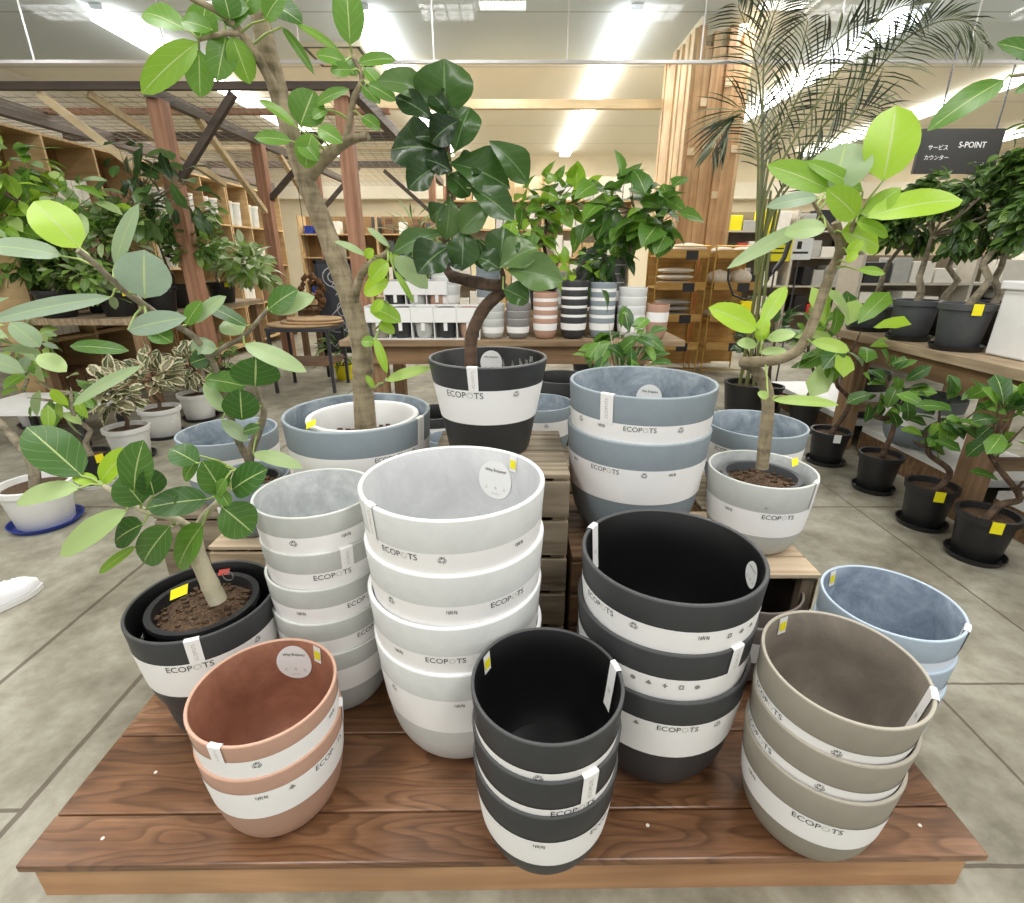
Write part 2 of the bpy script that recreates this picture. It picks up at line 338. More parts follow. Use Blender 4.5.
def pot(label, x, y, z, r, col, group=None, items=(), h=None, prof=BOWL, band=(.46, .775), wall=.05, paper='paper', name='plant_pot', cat='plant pot', tilt=(0, 0), logo=.098):
    h = h or 1.6*r
    t = thing(name, label, cat, (x, y, z), group); t.rotation_euler[0] = radians(tilt[0]); t.rotation_euler[1] = radians(tilt[1])
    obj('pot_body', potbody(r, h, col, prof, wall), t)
    base = atan2(-y, -x)
    Ro = lambda zz: RP(prof, max(0, min(1, zz/h)))*r
    if not band: return t
    b0, b1 = band[0]*h, band[1]*h
    m = MB(); n = 64; st = 5
    vs = [(cos(2*pi*k/n)*(Ro(b0+(b1-b0)*i/st)+.0012), sin(2*pi*k/n)*(Ro(b0+(b1-b0)*i/st)+.0012), b0+(b1-b0)*i/st) for i in range(st+1) for k in range(n)]
    m.add(vs, [(i*n+k, i*n+(k+1) % n, (i+1)*n+(k+1) % n, (i+1)*n+k) for i in range(st) for k in range(n)])
    sl = m.build('paper_sleeve', M[paper], t, True)
    def wrap(mb, vs, fs, a0, z0, e=.0022, inside=False, rot=False):
        if rot: vs = [(-q, p) for p, q in vs]
        if inside: mb.add([(cos(a0-p/Ro(z0))*(Ro(z0+q)-wall*r-e), sin(a0-p/Ro(z0))*(Ro(z0+q)-wall*r-e), z0+q) for p, q in vs], fs)
        else: mb.add([(cos(a0+p/Ro(z0))*(Ro(z0+q)+e), sin(a0+p/Ro(z0))*(Ro(z0+q)+e), z0+q) for p, q in vs], fs)
    for it in items:
        kind, deg = it[0], it[1]; a0 = base+radians(deg); far = base+pi-radians(deg)
        if kind == 'logo':
            k = logo/4.55; cap = .72*k; zz = b1-cap-.0045-(it[2]*h if len(it) > 2 else 0); mb = MB(); mp = MB(); xx = -logo/2
            for s_, which in (('ECOP', mb), ('O', mp), ('TS', mb)):
                vs, fs = textmesh(s_, -.004); x0 = min(v[0] for v in vs); x1 = max(v[0] for v in vs)
                wrap(which, [((p-x0)*k+xx, q*k) for p, q in vs], fs, a0, zz); xx += (x1-x0+.09)*k
            lt = mb.build('lettering', M['ink'], sl, True, flat=True); mp.build('lettering', M['inkpale'], sl, True, flat=True)['label'] = 'pale faded letter'
        elif kind == 'recycle':
            mb = MB(); vs, fs, k = laid('\u267b', width=.0195, thin=.006); wrap(mb, [(p, q+.002) for p, q in vs], fs, a0, b1-.0225); mb.build('recycling_mark', M['ink'], sl, True, flat=True)
        elif kind == 'bars':
            mb = MB(); wrap(mb, *BARS, a0, b1-.02); mb.build('grey_print', M['inkgrey'], sl, True, flat=True)
        elif kind == 'tree':
            mb = MB(); wrap(mb, [(p*1.3, q*1.3) for p, q in icon(2)[0]], icon(2)[1], a0, b1-.022); mb.build('tree_mark', M['inkgrey'], sl, True, flat=True)
        elif kind == 'icons':
            mb = MB()
            for i in range(it[2]):
                mb = MB(); wrap(mb, [(p*1.25, q*1.25) for p, q in icon(i % 4)[0]], icon(i % 4)[1], a0+radians((i-(it[2]-1)/2)*9.5), b1-.026); mb.build('small_icon', M['inkgrey'], sl, True, flat=True)
            pass
        elif kind == 'tab':
            wd = it[2] if len(it) > 2 else .030; ins = it[3] if len(it) > 3 else .07
            path = [(Ro(b1-.004+(h-b1+.004)*i/5)+.0024, b1-.004+(h-b1+.004)*i/5) for i in range(6)]
            path += [(r-.0005, h+.0022), (r*(1-wall), h+.0018)]+[(Ro(h-ins*i/4)-wall*r-.0022, h-ins*i/4) for i in range(5)]
            mb = MB(); nn = 6
            vs = [(cos(a0+wd/r*(j/nn-.5))*p, sin(a0+wd/r*(j/nn-.5))*p, q) for p, q in path for j in range(nn+1)]
            mb.add(vs, [(i*(nn+1)+j, i*(nn+1)+j+1, (i+1)*(nn+1)+j+1, (i+1)*(nn+1)+j) for i in range(len(path)-1) for j in range(nn)])
            tb = mb.build('paper_tab', M['paper'], t, True)
            mb = MB(); vs, fs, k = laid('ECOPOTS', width=(h-b1)*.72, thin=-.018)
            wrap(mb, [(p, q+(h-b1)*.0) for p, q in [(-(q-.005), p) for p, q in vs]], fs, a0, (b1+h)/2, .0036); mb.build('lettering', M['inkgrey'], tb, True, flat=True)
            mb = MB(); wrap(mb, *boxes2([(-.007, .007, -.012, -.0108), (-.007, .005, -.016, -.0148), (-.007, .006, -.02, -.0188)]), a0, h-ins*.55, .0036, False)
            mb2 = MB(); wrap(mb2, *boxes2([(-.007, .007, -.012, -.0108), (-.007, .005, -.016, -.0148), (-.007, .006, -.02, -.0188)]), a0, h-ins*.45, .0036, True)
            mb2.build('fine_print', M['inkgrey'], tb, True, flat=True)
        elif kind == 'sticker':
            rr = it[2] if len(it) > 2 else .036; zc = h-rr-(it[3] if len(it) > 3 else .022)
            vs = [(0, 0)]+[(rr*f*cos(2*pi*k/28), rr*f*sin(2*pi*k/28)) for f in (.5, 1) for k in range(28)]
            fs = [(0, 1+k, 1+(k+1) % 28) for k in range(28)]+[(1+k, 29+k, 29+(k+1) % 28, 1+(k+1) % 28) for k in range(28)]
            mb = MB(); wrap(mb, vs, fs, far, zc, .002, True); st_ = mb.build('round_sticker', M['white'], t, True)
            mb = MB(); vs, fs, k = laid('Why Ecopots?', width=rr*1.25, thin=.006); wrap(mb, [(p, q+rr*.42) for p, q in vs], fs, far, zc, .0034, True)
            mb.build('lettering', M['ink'], st_, True, flat=True)
            mb = MB()
            for i in range(3): wrap(mb, [(p*.8+(i-1)*rr*.55, q*.9-rr*.5) for p, q in icon(i)[0]], icon(i)[1], far, zc, .0034, True)
            wrap(mb, *boxes2([(-rr*.25, rr*.25, -rr*.72, -rr*.68)]), far, zc, .0034, True)
            mb.build('icon_row', M['inkpale'], st_, True, flat=True)
        elif kind == 'price':
            mb = MB(); wrap(mb, *boxes2([(-.014, .014, -.05, -.002)]), far, h, .002, True); pt = mb.build('price_card', M['white'], t, True)
            mb = MB(); wrap(mb, *boxes2([(-.011, .011, -.04, -.016)]), far, h, .0032, True); mb.build('price_sticker', M['yellow'], pt, True)
    return t
# ================================================================== the display deck and its crates
DZ = .12
dk = thing('display_deck', 'low brown varnished plank deck on the concrete floor, carrying the pot stacks', 'display platform', (0, 1.55, 0), rz=radians(.6))
m = MB(); ys = [(.755, .868), (.871, 1.09), (1.093, 1.31), (1.313, 1.53), (1.533, 1.75), (1.753, 1.97), (1.973, 2.19), (2.193, 2.46)]
for i, (a, b) in enumerate(ys): m.box(-1.126, 1.085, a, b, DZ-.022, DZ)
m.build('deck_boards', M['deck'], dk, flat=True, bev=.004)
m = MB(); m.box(-1.10, 1.05, .765, .79, 0, DZ-.022); m.build('fascia_board', M['fascia'], dk, flat=True)
m = MB(); m.box(-1.10, -1.075, .79, 2.43, 0, DZ-.022); m.build('side_board', M['fascia'], dk, flat=True)
m = MB(); m.box(1.025, 1.05, .79, 2.43, 0, DZ-.022); m.build('side_board', M['fascia'], dk, flat=True)
for x in (-.97, .97, .30):
    for a, b in ys[:4]: m = MB(); m.lathe([(0, 0), (.0045, 0), (.004, .0012), (0, .0014)], 8, (x+R.uniform(-.02, .02), (a+b)/2+R.uniform(-.02, .02), DZ)); m.build('screw_head', M['gwhite'], dk)
CR = 'wooden crates under the pots'
def crate(label, x0, x1, y0, y1, z0, z1, rows, mat='crate', top=3, open_front=False, postm='crateZ'):
    t = thing('wooden_crate', label, 'crate', ((x0+x1)/2, (y0+y1)/2, z0), CR)
    pw, th = .045, .014; hz = (z1-z0-th)/rows
    for px in (x0+.004, x1-pw-.004):
        for py in (y0+th, y1-pw-th):
            m = MB(); m.box(px, px+pw, py, py+.03, z0, z1-th); m.build('corner_post', M[postm], t, flat=True, bev=.002)
    for i in range(rows):
        a = z0+i*hz+.006; b = a+hz-.016
        for s_ in ((0, 1) if not open_front else (1,)):
            m = MB(); yy = y0 if s_ == 0 else y1-th; m.box(x0, x1, yy, yy+th, a, b); m.build('slat', M[mat], t, flat=True, bev=.002)
        for xx in (x0-.002, x1-th+.002):
            m = MB(); m.box(xx, xx+th-.002, y0+th, y1-th, a, b); m.build('slat', M['apronY'], t, flat=True, bev=.002)
    d = (y1-y0)/top
    for i in range(top):
        m = MB(); m.box(x0, x1, y0+i*d+.003, y0+(i+1)*d-.003, z1-th, z1); m.build('top_board', M[mat], t, flat=True, bev=.002)
    return t
CT = .51
crate('tall weathered grey crate of slats supporting the black pot with the fiddle-leaf fig', -.255, .172, 1.385, 1.80, DZ, .80, 5, top=4)
crate('weathered slatted crate carrying the large blue-grey pot with the tall tree', -.62, -.262, 1.46, 1.98, DZ, CT, 3, 'cratepale')
crate('slatted crate at the left under the small grey pot with pale top boards', -1.0, -.625, 1.46, 1.98, DZ, CT, 3, 'cratepale')
crate('slatted crate beneath the two big blue-grey pots in the middle', .19, .575, 1.40, 1.86, DZ, CT, 3, 'cratedark')
crate('open-fronted crate with pale top boards under the white pot with the young tree', .58, .93, 1.30, 1.715, DZ, CT, 3, 'cratepale', 4, True)
crate('slatted crate behind the white tree pot, under a wide blue-grey pot', .72, 1.075, 1.73, 2.1, DZ, CT, 3, 'crate')
crate('slatted crate behind the tall grey crate, under a blue-grey pot', -.08, .33, 2.18, 2.46, DZ, .5, 3, 'crate')
crate('slatted crate at the far left under an empty blue-grey pot', -1.42, -1.125, 1.80, 2.14, 0, .443, 3, 'crate')
# ================================================================== pot stacks in front
def stack(x, y, z, r, col, n, labels, items, group, sp=.604, lean=None, leany=(0, 0, 0, 0, 0), **k):
    for i in range(n):       # i = 0 is the topmost
        pot(labels[i], x+R.uniform(-.002, .002), y+R.uniform(-.002, .002)+(1.6*r*sin(radians(lean[i]))*.9 if lean else 0), z+(n-1-i)*sp*r+(.0004*i), r, col, group, items[i], tilt=((lean[i], leany[i]) if lean else (0, 0)), **k)
z0 = DZ+.001
stack(-.571, .913, z0, .1605, 'terracotta', 2, ['empty terracotta pot with round white sticker inside, topmost of the two', 'terracotta pot on the deck holding another terracotta pot'],
      [[('tab', -43), ('recycle', -16), ('bars', 50), ('sticker', 34, .050, .016), ('price', 62)], [('bars', -18), ('tree', 4), ('logo', 42), ('tab', 74, .03, .05)]], 'terracotta pots in a stack', band=(.5, .83))
stack(.074, .836, z0, .1605, 'black', 3, ['empty small black pot, topmost of the stack at the front edge of the deck', 'small black pot, middle of the stack at the front edge of the deck', 'small black pot, bottom of the stack at the front edge of the deck'],
      [[('tab', 108, .034, .115), ('recycle', -4), ('price', -66)], [('tab', 34, .036, .05), ('logo', 24)], [('bars', -2), ('logo', 58)]], 'small black pots in a stack', band=(.36, .70))
stack(.706, .862, z0, .1605, 'taupe', 3, ['empty taupe pot with yellow price sticker inside, topmost of its stack', 'taupe pot in the middle of the taupe stack', 'taupe pot at the bottom of the taupe stack'],
      [[('logo', -44), ('recycle', 12), ('tab', 98, .036, .12), ('price', -62)], [('logo', -46), ('recycle', 8)], [('bars', -42), ('logo', 14)]], 'taupe pots in a stack', band=(.4, .69), lean=(3.5, 1.7, 0), sp=.675)
stack(.985, 1.109, z0, .1595, 'paleblue', 3, ['empty pale blue pot at the right edge of the deck, topmost', 'pale blue pot in the middle of the stack behind the taupe pots', 'pale blue pot at the bottom of the stack behind the taupe pots'],
      [[('tab', 86, .036, .06), ('price', -70)], [('recycle', 30)], []], 'pale blue pots in a stack', paper='paperb', band=(.46, .74))
stack(-.147, 1.156, z0, .2265, 'white', 4, ['large empty white pot with oval sticker inside, topmost of the white stack', 'large white pot, second from the top of the white stack', 'large white pot, third from the top of the white stack', 'large white pot standing on the deck, bottom of the white stack'],
      [[('tab', -55), ('logo', -34), ('recycle', -8), ('bars', 40), ('sticker', 36, .058, .03), ('price', 52)], [('recycle', -44), ('bars', -4), ('logo', 32)], [('bars', -40), ('logo', -8), ('recycle', 40)], [('recycle', -50), ('bars', -2)]], 'large white pots in a stack')
stack(.388, 1.083, z0, .218, 'black', 3, ['large empty black pot, topmost of the big black stack', 'large black pot with grey icon row, middle of the big black stack', 'large black pot standing on the deck, bottom of the big black stack'],
      [[('tab', -104, .036, .13), ('logo', -42), ('recycle', -16), ('bars', 24), ('icons', 50, 3), ('sticker', 74, .034, .03)], [('icons', 2, 6), ('tab', 50, .036, .06)], [('tree', -8), ('logo', 18), ('recycle', 44)]], 'large black pots in a stack', band=(.48, .80))
stack(-.535, 1.268, z0, .1605, 'lightgrey', 5, ['empty light grey pot with mottled inside, topmost of the narrow stack', 'light grey pot with a white tab, second in the narrow stack', 'light grey pot, third in the narrow stack', 'light grey pot, fourth in the narrow stack', 'light grey pot at the bottom of the narrow stack'],
      [[('recycle', -26), ('bars', 22)], [('tab', 18, .034, .04), ('logo', 4)], [('logo', 32), ('bars', -30)], [('logo', 38)], []], 'light grey pots in a stack', sp=.665)
stack(.4226, 1.634, CT+.001, .2343, 'bluegrey', 2, ['big empty blue-grey pot with round sticker inside, on another big pot', 'big blue-grey pot under another one, on a crate behind the black pots'],
      [[('tab', -24, .042), ('recycle', -50), ('bars', -28), ('logo', 2), ('recycle', 32), ('sticker', 8, .05, .062)], [('bars', -54), ('logo', -22), ('recycle', 8), ('bars', 30)]], 'big blue-grey pots in a stack')
pot('wide empty blue-grey pot behind the white pot with the young tree', .94, 1.883, CT+.001, .1834, 'bluegrey', None, [('logo', -28), ('recycle', 6)])
pot('black conical pot with white sleeve holding the fiddle-leaf fig', -.077, 1.636, .801, .190, 'black', None, [('tab', -14, .032, .04), ('logo', -24), ('recycle', 28), ('sticker', 4, .042, .012)], prof=CONE, band=(.40, .765), wall=.065, logo=.125)
pot('large blue-grey pot on a crate with the tall tree inside it', -.532, 1.703, CT+.001, .2465, 'bluegrey', None, [('tab', 52, .04), ('logo', 20), ('recycle', 42)])
pot('off-white pot on pale crate boards with the young tree inside it', .800, 1.512, CT+.001, .1625, 'lightgrey', None, [('tab', 72), ('bars', -27), ('logo', 27)], band=(.34, .67), cat='plant pot')
pot('black pot with white sleeve holding the rubber tree, set in a lower black pot', -.847, 1.169, .236, .184, 'black', None, [('tab', -14, .034), ('logo', -20), ('recycle', 32)], band=(.38, .76), logo=.112)
pot('plain black pot standing on the deck under the black pot with the rubber tree', -.847, 1.169, z0, .152, 'black', None, [], h=.21, band=None)
pot('empty blue-grey pot far left behind the small grey pot', -1.155, 1.975, .444, .187, 'bluegrey', None, [])
pot('small grey pot at the edge of the left crate holding a rubber plant', -.89, 1.60, CT+.001, .125, 'bluegrey', None, [('logo', -30)], band=(.3, .62))
stack(.755, 1.36, DZ+.02, .15, 'brown', 2, ['empty brown-grey pot standing inside the open-fronted crate', 'brown-grey pot at the bottom inside the open-fronted crate'], [[('recycle', 20)], []], 'brown-grey pots inside the crate', sp=.4)
pot('blue-grey pot with round sticker behind the black fiddle-leaf pot', .131, 2.36, .501, .16, 'bluegrey', None, [('recycle', 12), ('sticker', -28, .036, .01)])
# pots on the floor behind the deck
def fpot(label, px, py, z, r, col, group=None, items=(), **k):
    p = atz(px, py, z+1.6*r); return pot(label, p.x, p.y, z, r, col, group, items, **k)
stack(-.62, 2.86, .001, .155, 'white', 5, ['white pot topmost of the stack on the floor behind the tall tree']+['white pot %s from the top of the stack on the floor behind the tall tree' % q for q in ('second', 'third', 'fourth', 'fifth')], [[], [('recycle', 10)], [], [], []], 'white pots stacked on the floor', sp=.5)
stack(-.415, 2.68, .001, .15, 'black', 6, ['black pot topmost of the stack behind the black fiddle-leaf pot']+['black pot %s from the top of the stack behind the fiddle-leaf pot' % q for q in ('second', 'third', 'fourth', 'fifth', 'sixth')], [[('tab', -60)]]+[[]]*5, 'black pots stacked behind', sp=.5)
stack(-.315, 2.36, DZ+.001, .10, 'bluegrey', 7, ['small blue-grey pot with white tab topmost of the striped stack']+['small blue-grey pot %s from the top of the striped stack' % q for q in ('second', 'third', 'fourth', 'fifth', 'sixth', 'seventh')], [[('tab', 0)]]+[[]]*6, 'small blue-grey pots in a striped stack', sp=.5)
pot('empty black pot behind the blue-grey stack in the middle', .27, 2.72, .30, .17, 'black', None, [], h=.5, band=None)
# ================================================================== plants in front, leaf by leaf
class Plant:
    def __init__(s, name, label, base, bark, leafm, group=None):
        s.t = thing(name, label, 'plant', tuple(base), group); s.tr = MB(); s.lv = MB(); s.st = MB(); s.bark = bark; s.lm = leafm; s.path = []
    def branch(s, pts, r, n=10):
        P = [aty(p[0], p[1], p[2]) for p in pts]; Q = []
        for i in range(len(P)-1):
            p0, p1, p2, p3 = P[max(i-1, 0)], P[i], P[i+1], P[min(i+2, len(P)-1)]
            for k in range(5):
                t = k/5; Q.append(.5*((2*p1)+(p2-p0)*t+(2*p0-5*p1+4*p2-p3)*t*t+(3*p1-p0-3*p2+p3)*t**3))
        Q.append(P[-1]); nq = len(Q)
        rr = [r[0]+(r[1]-r[0])*i/(nq-1) for i in range(nq)]
        rr = [q*(1+R.uniform(-.05, .05)) for q in rr]
        s.tr.tube(Q, rr, n); s.path += Q
    def leaf(s, Y, bx, by, tx, ty, w, seed, prof='oval', roll=0, fold=.22, arch=.1, dy=None, nu=9, nv=6, wave=.05, pet=True, wk=1):
        Lp = sqrt((tx-bx)**2+(ty-by)**2)
        B = aty(bx, by, Y+R.uniform(-.03, .03)); dd = (R.uniform(-.35, .25) if dy is None else dy)*Lp/F*Y
        T = aty(tx, ty, B.y+dd)
        cam = (V((0, 0, H))-(B+T)/2).normalized(); n = cam*.85+V((R.uniform(-.2, .2), 0, .45+R.uniform(-.15, .15)))
        a = (T-B).normalized(); n = Matrix.Rotation(radians(roll), 3, a) @ n
        W = wk*1.06*w/F*depth((B+T)/2)
        s.lv.leaf(B, T, W, n, max(.02, min(1, seed+R.uniform(-.05, .05))), prof, fold, arch, nu, nv, wave)
        if pet and s.path:
            q = min(s.path, key=lambda p: (p-B).length)
            if (q-B).length < .13: s.st.tube([q, (q+B)/2+V((0, 0, .006)), B, B+(T-B)*.08], [.0035, .0028, .0022, .0012], 6)
    def leaves(s, Y, rows, **k):
        for r_ in rows: s.leaf(Y, *r_[:6], **{**k, **(r_[6] if len(r_) > 6 else {})})
    def nursery(s, r, h, zt, col='blackpl', ring=True, soil=.9):
        o = s.t['_o']; m = MB()
        m.lathe([(0, 0), (r*.74, 0), (r*.76, .004), (r*.94, h-.02), (r, h-.02), (r*1.03, h-.012), (r*1.02, h), (r*.9, h), (r*.88, h-.01), (r*.84, h-.035), (0, h-.036)], 48, (o[0], o[1], zt-h))
        m.build('nursery_pot', M[col], s.t)
        m = MB(); m.lathe([(r*.86, 0), (r*.6, .006), (0, .01)], 32, (o[0], o[1], zt-.03))
        for i in range(70):
            a = R.uniform(0, 6.3); q = r*.84*sqrt(R.random()); k = R.uniform(.003, .008); x, y = o[0]+q*cos(a), o[1]+q*sin(a)
            m.box(x-k, x+k, y-k*.7, y+k*.7, zt-.026, zt-.024+k)
        m.build('soil', M['soil'], s.t)
    def price(s, px, py, Y, w=.03, h=.018, col='yellow', name='price_tag', rot=.4):
        p = aty(px, py, Y); m = MB(); d = V((w, .004, w*rot)); u = V((0, .012, h))
        m.add([p-d/2-u/2, p+d/2-u/2, p+d/2+u/2, p-d/2+u/2], [(0, 1, 2, 3)]); m.build(name, M[col], s.t, flat=True)
    def film(s, deg, r0, r1, za, zb, span):       # crumpled clear wrap tucked between the inner pot and the outer one
        o = s.t['_o']; m = MB(); n = 22; k = 6
        vs = []
        for i in range(n+1):
            a = atan2(-o[1], -o[0])+radians(deg+span*(i/n-.5))
            for j in range(k+1):
                f = j/k; r = r0+(r1-r0)*f+R.uniform(-.006, .006)
                vs.append((o[0]+r*cos(a), o[1]+r*sin(a), za+(zb-za)*sin(pi*f)*(.6+.4*sin(i*1.3))+R.uniform(-.008, .008)))
        m.add(vs, [(i*(k+1)+j, (i+1)*(k+1)+j, (i+1)*(k+1)+j+1, i*(k+1)+j+1) for i in range(n) for j in range(k)]); m.build('clear_wrap', M['glassy'], s.t, flat=True)
    def done(s):
        s.tr.add(s.st.v, s.st.f, 1); s.tr.build('trunk', [M[s.bark], M['stem']], s.t, ang=60)
        s.lv.build('foliage', M[s.lm], s.t, ang=180)
        return s.t
PA = Plant('fig_tree', 'tall fig tree with pale trunk in the large blue-grey pot', (-.515, 1.703, .57), 'bark', 'leaf')
Y = 1.70
PA.branch([(366, 432, Y), (363, 385, Y), (362, 350, Y), (352, 308, Y), (330, 242, Y), (305, 178, Y), (284, 110, Y), (267, 50, Y), (257, -5, Y), (250, -60, Y)], (.036, .022), 14)
PA.branch([(308, 176, Y), (325, 158, Y-.03), (347, 141, Y-.06), (368, 136, Y-.08)], (.022, .010))
PA.branch([(346, 142, Y-.06), (350, 120, Y-.07), (354, 98, Y-.08), (362, 78, Y-.08), (352, 55, Y-.08)], (.010, .006))
PA.branch([(282, 105, Y), (262, 65, Y-.05), (230, 20, Y-.1), (190, -2, Y-.14)], (.016, .006))
PA.branch([(240, 33, Y-.09), (222, 34, Y-.1), (199, 40, Y-.12)], (.008, .004))
PA.branch([(353, 312, Y), (356, 290, Y-.02), (366, 268, Y-.04), (388, 253, Y-.06)], (.016, .010))
PA.branch([(371, 389, Y-.02), (380, 386, Y-.04), (387, 379, Y-.05)], (.005, .003))
PA.branch([(374, 330, Y), (388, 318, Y-.03), (392, 310, Y-.05)], (.004, .003))
PA.leaves(Y-.1, [(186, 30, 141, 10, 25, .5), (198, 42, 140, 93, 26, .6), (199, 50, 200, 97, 25, .5), (226, 36, 217, 80, 26, .45), (232, 36, 250, 84, 24, .5), (200, 40, 206, 3, 26, .42), (249, 8, 214, 14, 25, .35), (225, 25, 246, 2, 24, .3), (212, 30, 180, 20, 20, .45),
  (272, 5, 302, 22, 21, .3), (265, 20, 285, -10, 22, .4), (282, 27, 314, 73, 9, .45), (296, 24, 341, 52, 8, .5), (230, 20, 222, -12, 26, .35), (240, 10, 262, -14, 24, .4),
  (346, 62, 316, 54, 15, .5), (350, 45, 346, -18, 29, .45), (358, 63, 396, 58, 13, .5), (356, 76, 338, 58, 14, .45), (364, 68, 384, 90, 13, .5), (362, 86, 380, 103, 13, .45), (368, 84, 396, 100, 14, .4), (352, 70, 330, 70, 14, .5),
  (362, 117, 380, 129, 14, .4), (300, 126, 314, 90, 33, .42), (296, 127, 258, 98, 10, .55), (291, 141, 254, 137, 14, .45), (312, 134, 305, 168, 24, .5), (315, 106, 348, 88, 12, .45), (318, 128, 342, 142, 16, .5), (300, 140, 318, 160, 18, .45), (327, 110, 312, 118, 12, .5),
  (388, 261, 370, 281, 18, .68), (389, 281, 363, 293, 20, .72), (366, 258, 373, 249, 10, .66), (366, 256, 334, 240, 7, .9), (389, 247, 367, 227, 7, .9), (388, 254, 403, 270, 12, .66), (394, 257, 428, 288, 20, .93), (394, 270, 414, 303, 6, .62),
  (370, 307, 401, 321, 19, .6), (379, 324, 395, 333, 12, .62), (375, 343, 361, 341, 12, .6), (375, 338, 387, 373, 9, .66), (386, 381, 431, 367, 11, .78), (374, 388, 366, 375, 6, .66), (383, 300, 372, 312, 10, .65)])
o = PA.t['_o']
m = MB(); m.lathe([(.0, 0), (.15, 0), (.152, .005), (.185, .285), (.19, .293), (.188, .3), (.172, .3), (.166, .292), (.155, .2), (0, .2)], 56, (o[0], o[1], .59)); m.build('nursery_pot', M['white'], PA.t)['label'] = 'white plastic inner pot'
m = MB(); m.lathe([(.158, 0), (.08, .008), (0, .012)], 36, (o[0], o[1], .795))
for i in range(160):
    a = R.uniform(0, 6.3); q = .15*sqrt(R.random()); k = R.uniform(.004, .009); x, y = o[0]+q*cos(a), o[1]+q*sin(a); m.box(x-k, x+k, y-k*.7, y+k*.7, .80, .804+k)
m.build('soil', M['soil'], PA.t)
PA.price(311, 424, 1.54); PA.done()
PB = Plant('fiddle_leaf_fig', 'dark fiddle-leaf fig with crooked brown trunk in the black conical pot', (-.077, 1.636, .83), 'barkdark', 'leafdark')
Y = 1.62
PB.branch([(471, 372, Y), (471, 340, Y), (477, 321, Y), (487, 305, Y), (501, 292, Y-.01), (500, 286, Y-.02), (489, 285, Y-.03), (470, 281, Y-.03), (450, 276, Y-.02)], (.021, .017), 12)
PB.branch([(452, 277, Y-.02), (444, 262, Y), (446, 240, Y), (450, 205, Y), (449, 173, Y), (446, 140, Y), (445, 112, Y)], (.013, .009))
PB.branch([(501, 288, Y-.02), (503, 276, Y-.04), (499, 262, Y-.05)], (.011, .005))
PB.leaves(Y-.08, [(446, 118, 444, 59, 51, .5), (432, 95, 378, 78, 24, .7), (434, 120, 395, 95, 20, .1), (455, 152, 470, 106, 34, .45), (447, 153, 389, 147, 40, .1), (456, 143, 415, 135, 13, .3), (450, 163, 511, 186, 38, .4), (489, 141, 530, 182, 26, .55), (438, 166, 407, 188, 26, .15),
  (470, 188, 514, 218, 26, .45), (450, 196, 446, 240, 22, .7), (493, 203, 459, 232, 24, .6), (446, 232, 390, 252, 19, .6), (450, 246, 417, 272, 34, .15), (463, 230, 462, 270, 28, .35), (498, 268, 505, 227, 30, .5), (500, 268, 537, 246, 32, .7), (507, 270, 563, 280, 32, .75), (503, 289, 529, 301, 22, .55), (477, 238, 488, 270, 20, .4),
  (448, 112, 430, 92, 18, .2), (452, 172, 425, 158, 22, .05), (458, 176, 480, 160, 24, .3), (448, 175, 470, 195, 26, .5), (444, 255, 470, 262, 22, .2), (446, 205, 430, 220, 18, .4), (460, 120, 430, 142, 26, .08), (500, 270, 478, 256, 22, .3)],
  prof='obov', fold=.35, arch=.16, wave=.22, pet=True, wk=1.12)
PB.nursery(.14, .2, 1.035); PB.film(40, .135, .168, 1.03, 1.118, 50)
PB.done()
PC_ = Plant('rubber_tree', 'rubber tree with big round green leaves in the black pot on the left', (-.847, 1.169, .35), 'barkwhite', 'leaf')
Y = 1.15
PC_.branch([(218, 601, Y), (208, 580, Y), (198, 556, Y), (193, 530, Y)], (.024, .018), 12)
PC_.branch([(194, 532, Y), (176, 519, Y-.02), (146, 511, Y-.04), (124, 499, Y-.05), (103, 485, Y-.06)], (.011, .005))
PC_.branch([(195, 532, Y), (205, 515, Y-.01), (218, 502, Y-.02), (229, 487, Y-.02), (236, 470, Y-.02)], (.011, .004))
PC_.branch([(180, 522, Y-.02), (165, 530, Y-.04), (150, 533, Y-.05)], (.006, .004))
PC_.leaves(Y-.07, [(82, 476, 26, 426, 40, .32), (80, 488, 13, 501, 23, .86), (100, 482, 129, 449, 24, .72), (98, 482, 72, 477, 13, .7), (134, 492, 142, 441, 35, .36), (142, 504, 120, 476, 32, .3), (154, 495, 147, 469, 25, .25), (208, 499, 146, 507, 31, .24), (127, 510, 57, 556, 25, .88),
  (143, 524, 113, 541, 29, .22), (136, 546, 97, 574, 10, .6), (170, 526, 141, 564, 32, .32), (203, 524, 176, 569, 32, .5), (222, 507, 253, 533, 37, .26), (222, 493, 203, 461, 29, .3), (232, 490, 266, 469, 33, .22), (219, 490, 229, 506, 13, .4), (197, 463, 170, 448, 25, .3), (200, 456, 183, 481, 16, .42), (160, 512, 176, 495, 18, .3), (226, 478, 215, 498, 12, .5)], fold=.12, arch=.07)
PC_.nursery(.136, .17, .517, 'blackpl')
PC_.film(-145, .135, .16, .42, .50, 90); PC_.price(179, 592, 1.07, .045, .022); PC_.price(224, 572, 1.25, .03, .012, 'red', 'red_tag', .1)
m = MB(); p = aty(228, 576, 1.2); m.tube([p+V((.014*cos(a*.42), 0, .014*sin(a*.42))) for a in range(16)], .0016, 6); m.build('wire_ring', M['inkgrey'], PC_.t)
PC_.done()
PD = Plant('banyan_sapling', 'straggly sapling with grey-green leaves in the small grey pot on the left crate', (-.89, 1.60, .55), 'barkgrey', 'leaf')
Y = 1.58
PD.branch([(249, 482, Y), (250, 455, Y), (259, 430, Y-.01), (264, 412, Y-.02), (259, 395, Y-.03), (255, 382, Y-.03)], (.017, .006))
